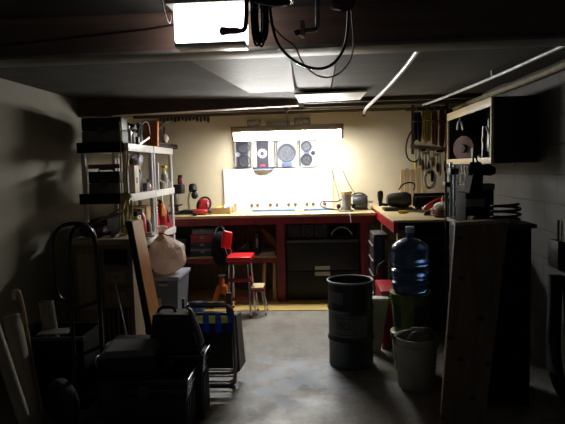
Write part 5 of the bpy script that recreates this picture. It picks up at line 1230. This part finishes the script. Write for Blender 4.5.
# folded lawn chair
t = T('lawn_chair', 'folded lawn chair with blue plaid webbing beside the black chests', 'lawn chair', (-.68, 3.6, 0))
def loop(y0, y1, x0, x1, z0, z1, r=.0115):
    def Y(z): return y0 + (y1 - y0) * (z - z0) / (z1 - z0)
    pts = [(x0, Y(z0), z0 + .05), (x0, Y(z0 + .3), (z0 + z1) / 2), (x0, Y(z1 - .07), z1 - .07), (x0 + .02, Y(z1 - .015), z1 - .015), (x0 + .08, Y(z1), z1), (x1 - .08, Y(z1), z1), (x1 - .02, Y(z1 - .015), z1 - .015), (x1, Y(z1 - .07), z1 - .07),
           (x1, Y(z0 + .3), (z0 + z1) / 2), (x1, Y(z0), z0 + .05), (x1 - .02, Y(z0), z0 + .012), (x1 - .08, Y(z0), z0 + .012), (x0 + .08, Y(z0), z0 + .012), (x0 + .02, Y(z0), z0 + .012)]
    return tube(pts, r, 12, closed=True, smooth=2)
P('back_frame', loop(3.60, 3.56, -.865, -.53, .10, .60), 'dull_steel', t)
P('seat_frame', loop(3.65, 3.63, -.855, -.54, .0, .52), 'dull_steel', t)
P('front_leg_frame', loop(3.70, 3.69, -.85, -.55, .0, .45), 'dull_steel', t)
P('crossbar', tube([(-.86, 3.60, .135), (-.53, 3.60, .135)], .008, 10), 'steel', t)
P('crossbar', tube([(-.85, 3.655, .07), (-.55, 3.655, .07)], .008, 10), 'steel', t)
P('back_webbing', box((-.855, 3.575, .40), (-.54, 3.583, .535), .002), 'plaid', t, 'blue plaid webbing with yellow stripes')
P('top_webbing', box((-.83, 3.553, .575), (-.565, 3.585, .615), .012), 'plaid', t, 'plaid webbing wrapped on the top bar')
P('seat_webbing', box((-.85, 3.585, .15), (-.545, 3.593, .399), .002), 'webbing', t, 'dark webbing')
P('folded_canvas', MB().hull8([(-.535, 3.62, .10), (-.505, 3.62, .12), (-.495, 3.85, .10), (-.535, 3.85, .08)], [(-.535, 3.64, .50), (-.52, 3.64, .50), (-.515, 3.82, .48), (-.535, 3.82, .48)]), 'taupe', t, 'taupe folded canvas edge')
P('armrest', box((-.585, 3.60, .525), (-.545, 3.63, .665), .010), 'taupe', t, 'taupe armrest')
P('armrest', box((-.885, 3.60, .50), (-.867, 3.63, .63), .006), 'taupe', t, 'taupe armrest')
t.location.x -= .035

# ================================================================== OVERHEAD NEAR THE VIEWER
t = T('storage_hook', 'dark hook with its grip pointing left before the ceiling light', 'hook', (-.19, 1.6, 1.88), 'storage hooks on the ceiling')
P('rod', tube([(-.181, 1.6, 2.159), (-.183, 1.6, 2.0), (-.188, 1.6, 1.905), (-.195, 1.6, 1.892), (-.212, 1.6, 1.891)], .0065, 10, smooth=2), 'black', t)
P('grip', MB().lathe([(.006, 0), (.009, .008), (.009, .03), (.012, .05), (.011, .056), (.002, .06)], (-.206, 1.6, 1.8915), 14, axis=(-1, 0, .02)), 'brown_cord', t)
P('flange', lathe([(.022, 2.154), (.022, 2.1595)], (-.181, 1.6, 0), 16), 'black', t)
t = T('storage_hook', 'dark hook with a tan-lit tip hanging right of the ceiling light', 'hook', (.01, 1.6, 1.86), 'storage hooks on the ceiling')
P('rod', tube([(.019, 1.6, 2.159), (.017, 1.6, 2.0), (.016, 1.6, 1.90), (.012, 1.6, 1.885), (-.02, 1.58, 1.88)], .0065, 10, smooth=2), 'steel', t)
P('grip', MB().box((-.034, 1.55, 1.862), (-.020, 1.60, 1.902), .005), 'card', t, 'tan tip')
P('tip_cap', cyl((-.048, 1.565, 1.868), (-.034, 1.565, 1.874), .008, n=10), 'black', t)
P('flange', lathe([(.022, 2.154), (.022, 2.1595)], (.019, 1.6, 0), 16), 'black', t)
t = T('clamp_lamp', 'dark reflector lamp with a shiny rim at the top edge beside the ceiling light', 'lamp', (-.13, 1.62, 1.96))
P('reflector', MB().lathe([(.03, .11), (.045, .08), (.065, .03), (.07, 0), (.066, 0), (.06, .03), (.02, .09)], (-.125, 1.62, 1.985), 28, axis=(.15, 0, 1)), 'black', t)
P('rim', tube([(-.125 + .07 * math.cos(a), 1.62 + .07 * math.sin(a), 1.985 - .0105 * math.cos(a)) for a in [k * .2618 for k in range(24)]], .005, 8, closed=True), 'chrome', t, 'shiny rim')
P('stem', cyl((-.11, 1.62, 2.09), (-.105, 1.62, 2.159), .012, n=12), 'dull_steel', t)
t = T('cable_hank', 'hank of black cable hanging at the right edge of the ceiling light', 'cable', (-.16, 1.7, 1.86))
for k, (dx, z) in enumerate(((-.004, 1.862), (.003, 1.87), (.009, 1.858), (.014, 1.875))):
    x = -.172 + dx
    P('loop', tube([(x, 1.70 + .006 * k, 2.10), (x - .008, 1.70, 1.97), (x - .004, 1.70, 1.89), (x + .008, 1.70, z), (x + .022, 1.70 + .004 * k, 1.90), (x + .024, 1.70 + .008 * k, 1.98), (x + .016, 1.70 + .008 * k, 2.10)], .0036, 8, closed=True, smooth=3), 'black_gloss', t)
P('hook', tube([(-.155, 1.705, 2.159), (-.155, 1.705, 2.09), (-.15, 1.70, 2.08)], .005, 8), 'dull_steel', t)
t = T('pulley_block', 'small tangled metal pulley on the ceiling right of the hooks', 'pulley', (.10, 1.6, 1.93))
P('bracket', box((.07, 1.585, 1.99), (.125, 1.615, 2.159), .004), 'black', t)
P('wheel', MB().lathe([(.008, -.012), (.03, -.012), (.022, 0), (.03, .012), (.008, .012)], (.092, 1.6, 1.965), 24, axis=(.3, 1, 0)), 'rust', t)
P('axle', cyl((.085, 1.57, 1.965), (.099, 1.63, 1.965), .007, n=10), 'chrome', t)
P('wire_wrap', tube([(.085 + .03 * math.cos(k * .8) , 1.59 + .004 * k * .2, 1.958 + .016 * math.sin(k * .8 + .6 * math.sin(k))) for k in range(30)], .004, 6, smooth=1), 'copper_wire', t)
S('overhead_cable', tube([(-.13, 1.70, 2.159), (-.125, 1.70, 1.90), (-.07, 1.70, 1.825), (.005, 1.70, 1.79), (.06, 1.70, 1.80), (.098, 1.695, 1.85), (.108, 1.68, 1.92), (.107, 1.65, 1.99), (.11, 1.63, 2.159)], .0045, 10, smooth=3), 'black_gloss', 'thick black cable sagging from the cable hank to the pulley', 'cable')
S('overhead_wire', tube([(-.16, 1.72, 1.99), (-.10, 1.72, 1.90), (-.05, 1.72, 1.87), (-.04, 1.72, 1.83), (-.01, 1.72, 1.79), (.03, 1.72, 1.768), (.07, 1.72, 1.773), (.105, 1.72, 1.80), (.128, 1.72, 1.85), (.12, 1.72, 1.96), (.11, 1.72, 2.159)], .0024, 8, smooth=3), 'copper_wire', 'thin reddish wire sagging below the black overhead cable', 'wire')
S('beam_wire', tube([(-1.9, 2.332, 2.03), (-1.4, 2.332, 2.045), (-.95, 2.332, 2.075), (-.6, 2.332, 2.10), (-.52, 2.31, 2.12), (-.50, 2.25, 2.159)], .004, 8, smooth=1), 'black', 'dark wire stapled along the beam to the ceiling light', 'wire')
S('overhead_wire', tube([(-.49, 1.80, 2.159), (-.50, 1.85, 2.09), (-.525, 2.0, 2.045), (-.54, 2.12, 2.05), (-.55, 2.175, 2.10)], .0022, 8, smooth=2), 'copper_wire', 'thin reddish wire left of the glaring ceiling light', 'wire')
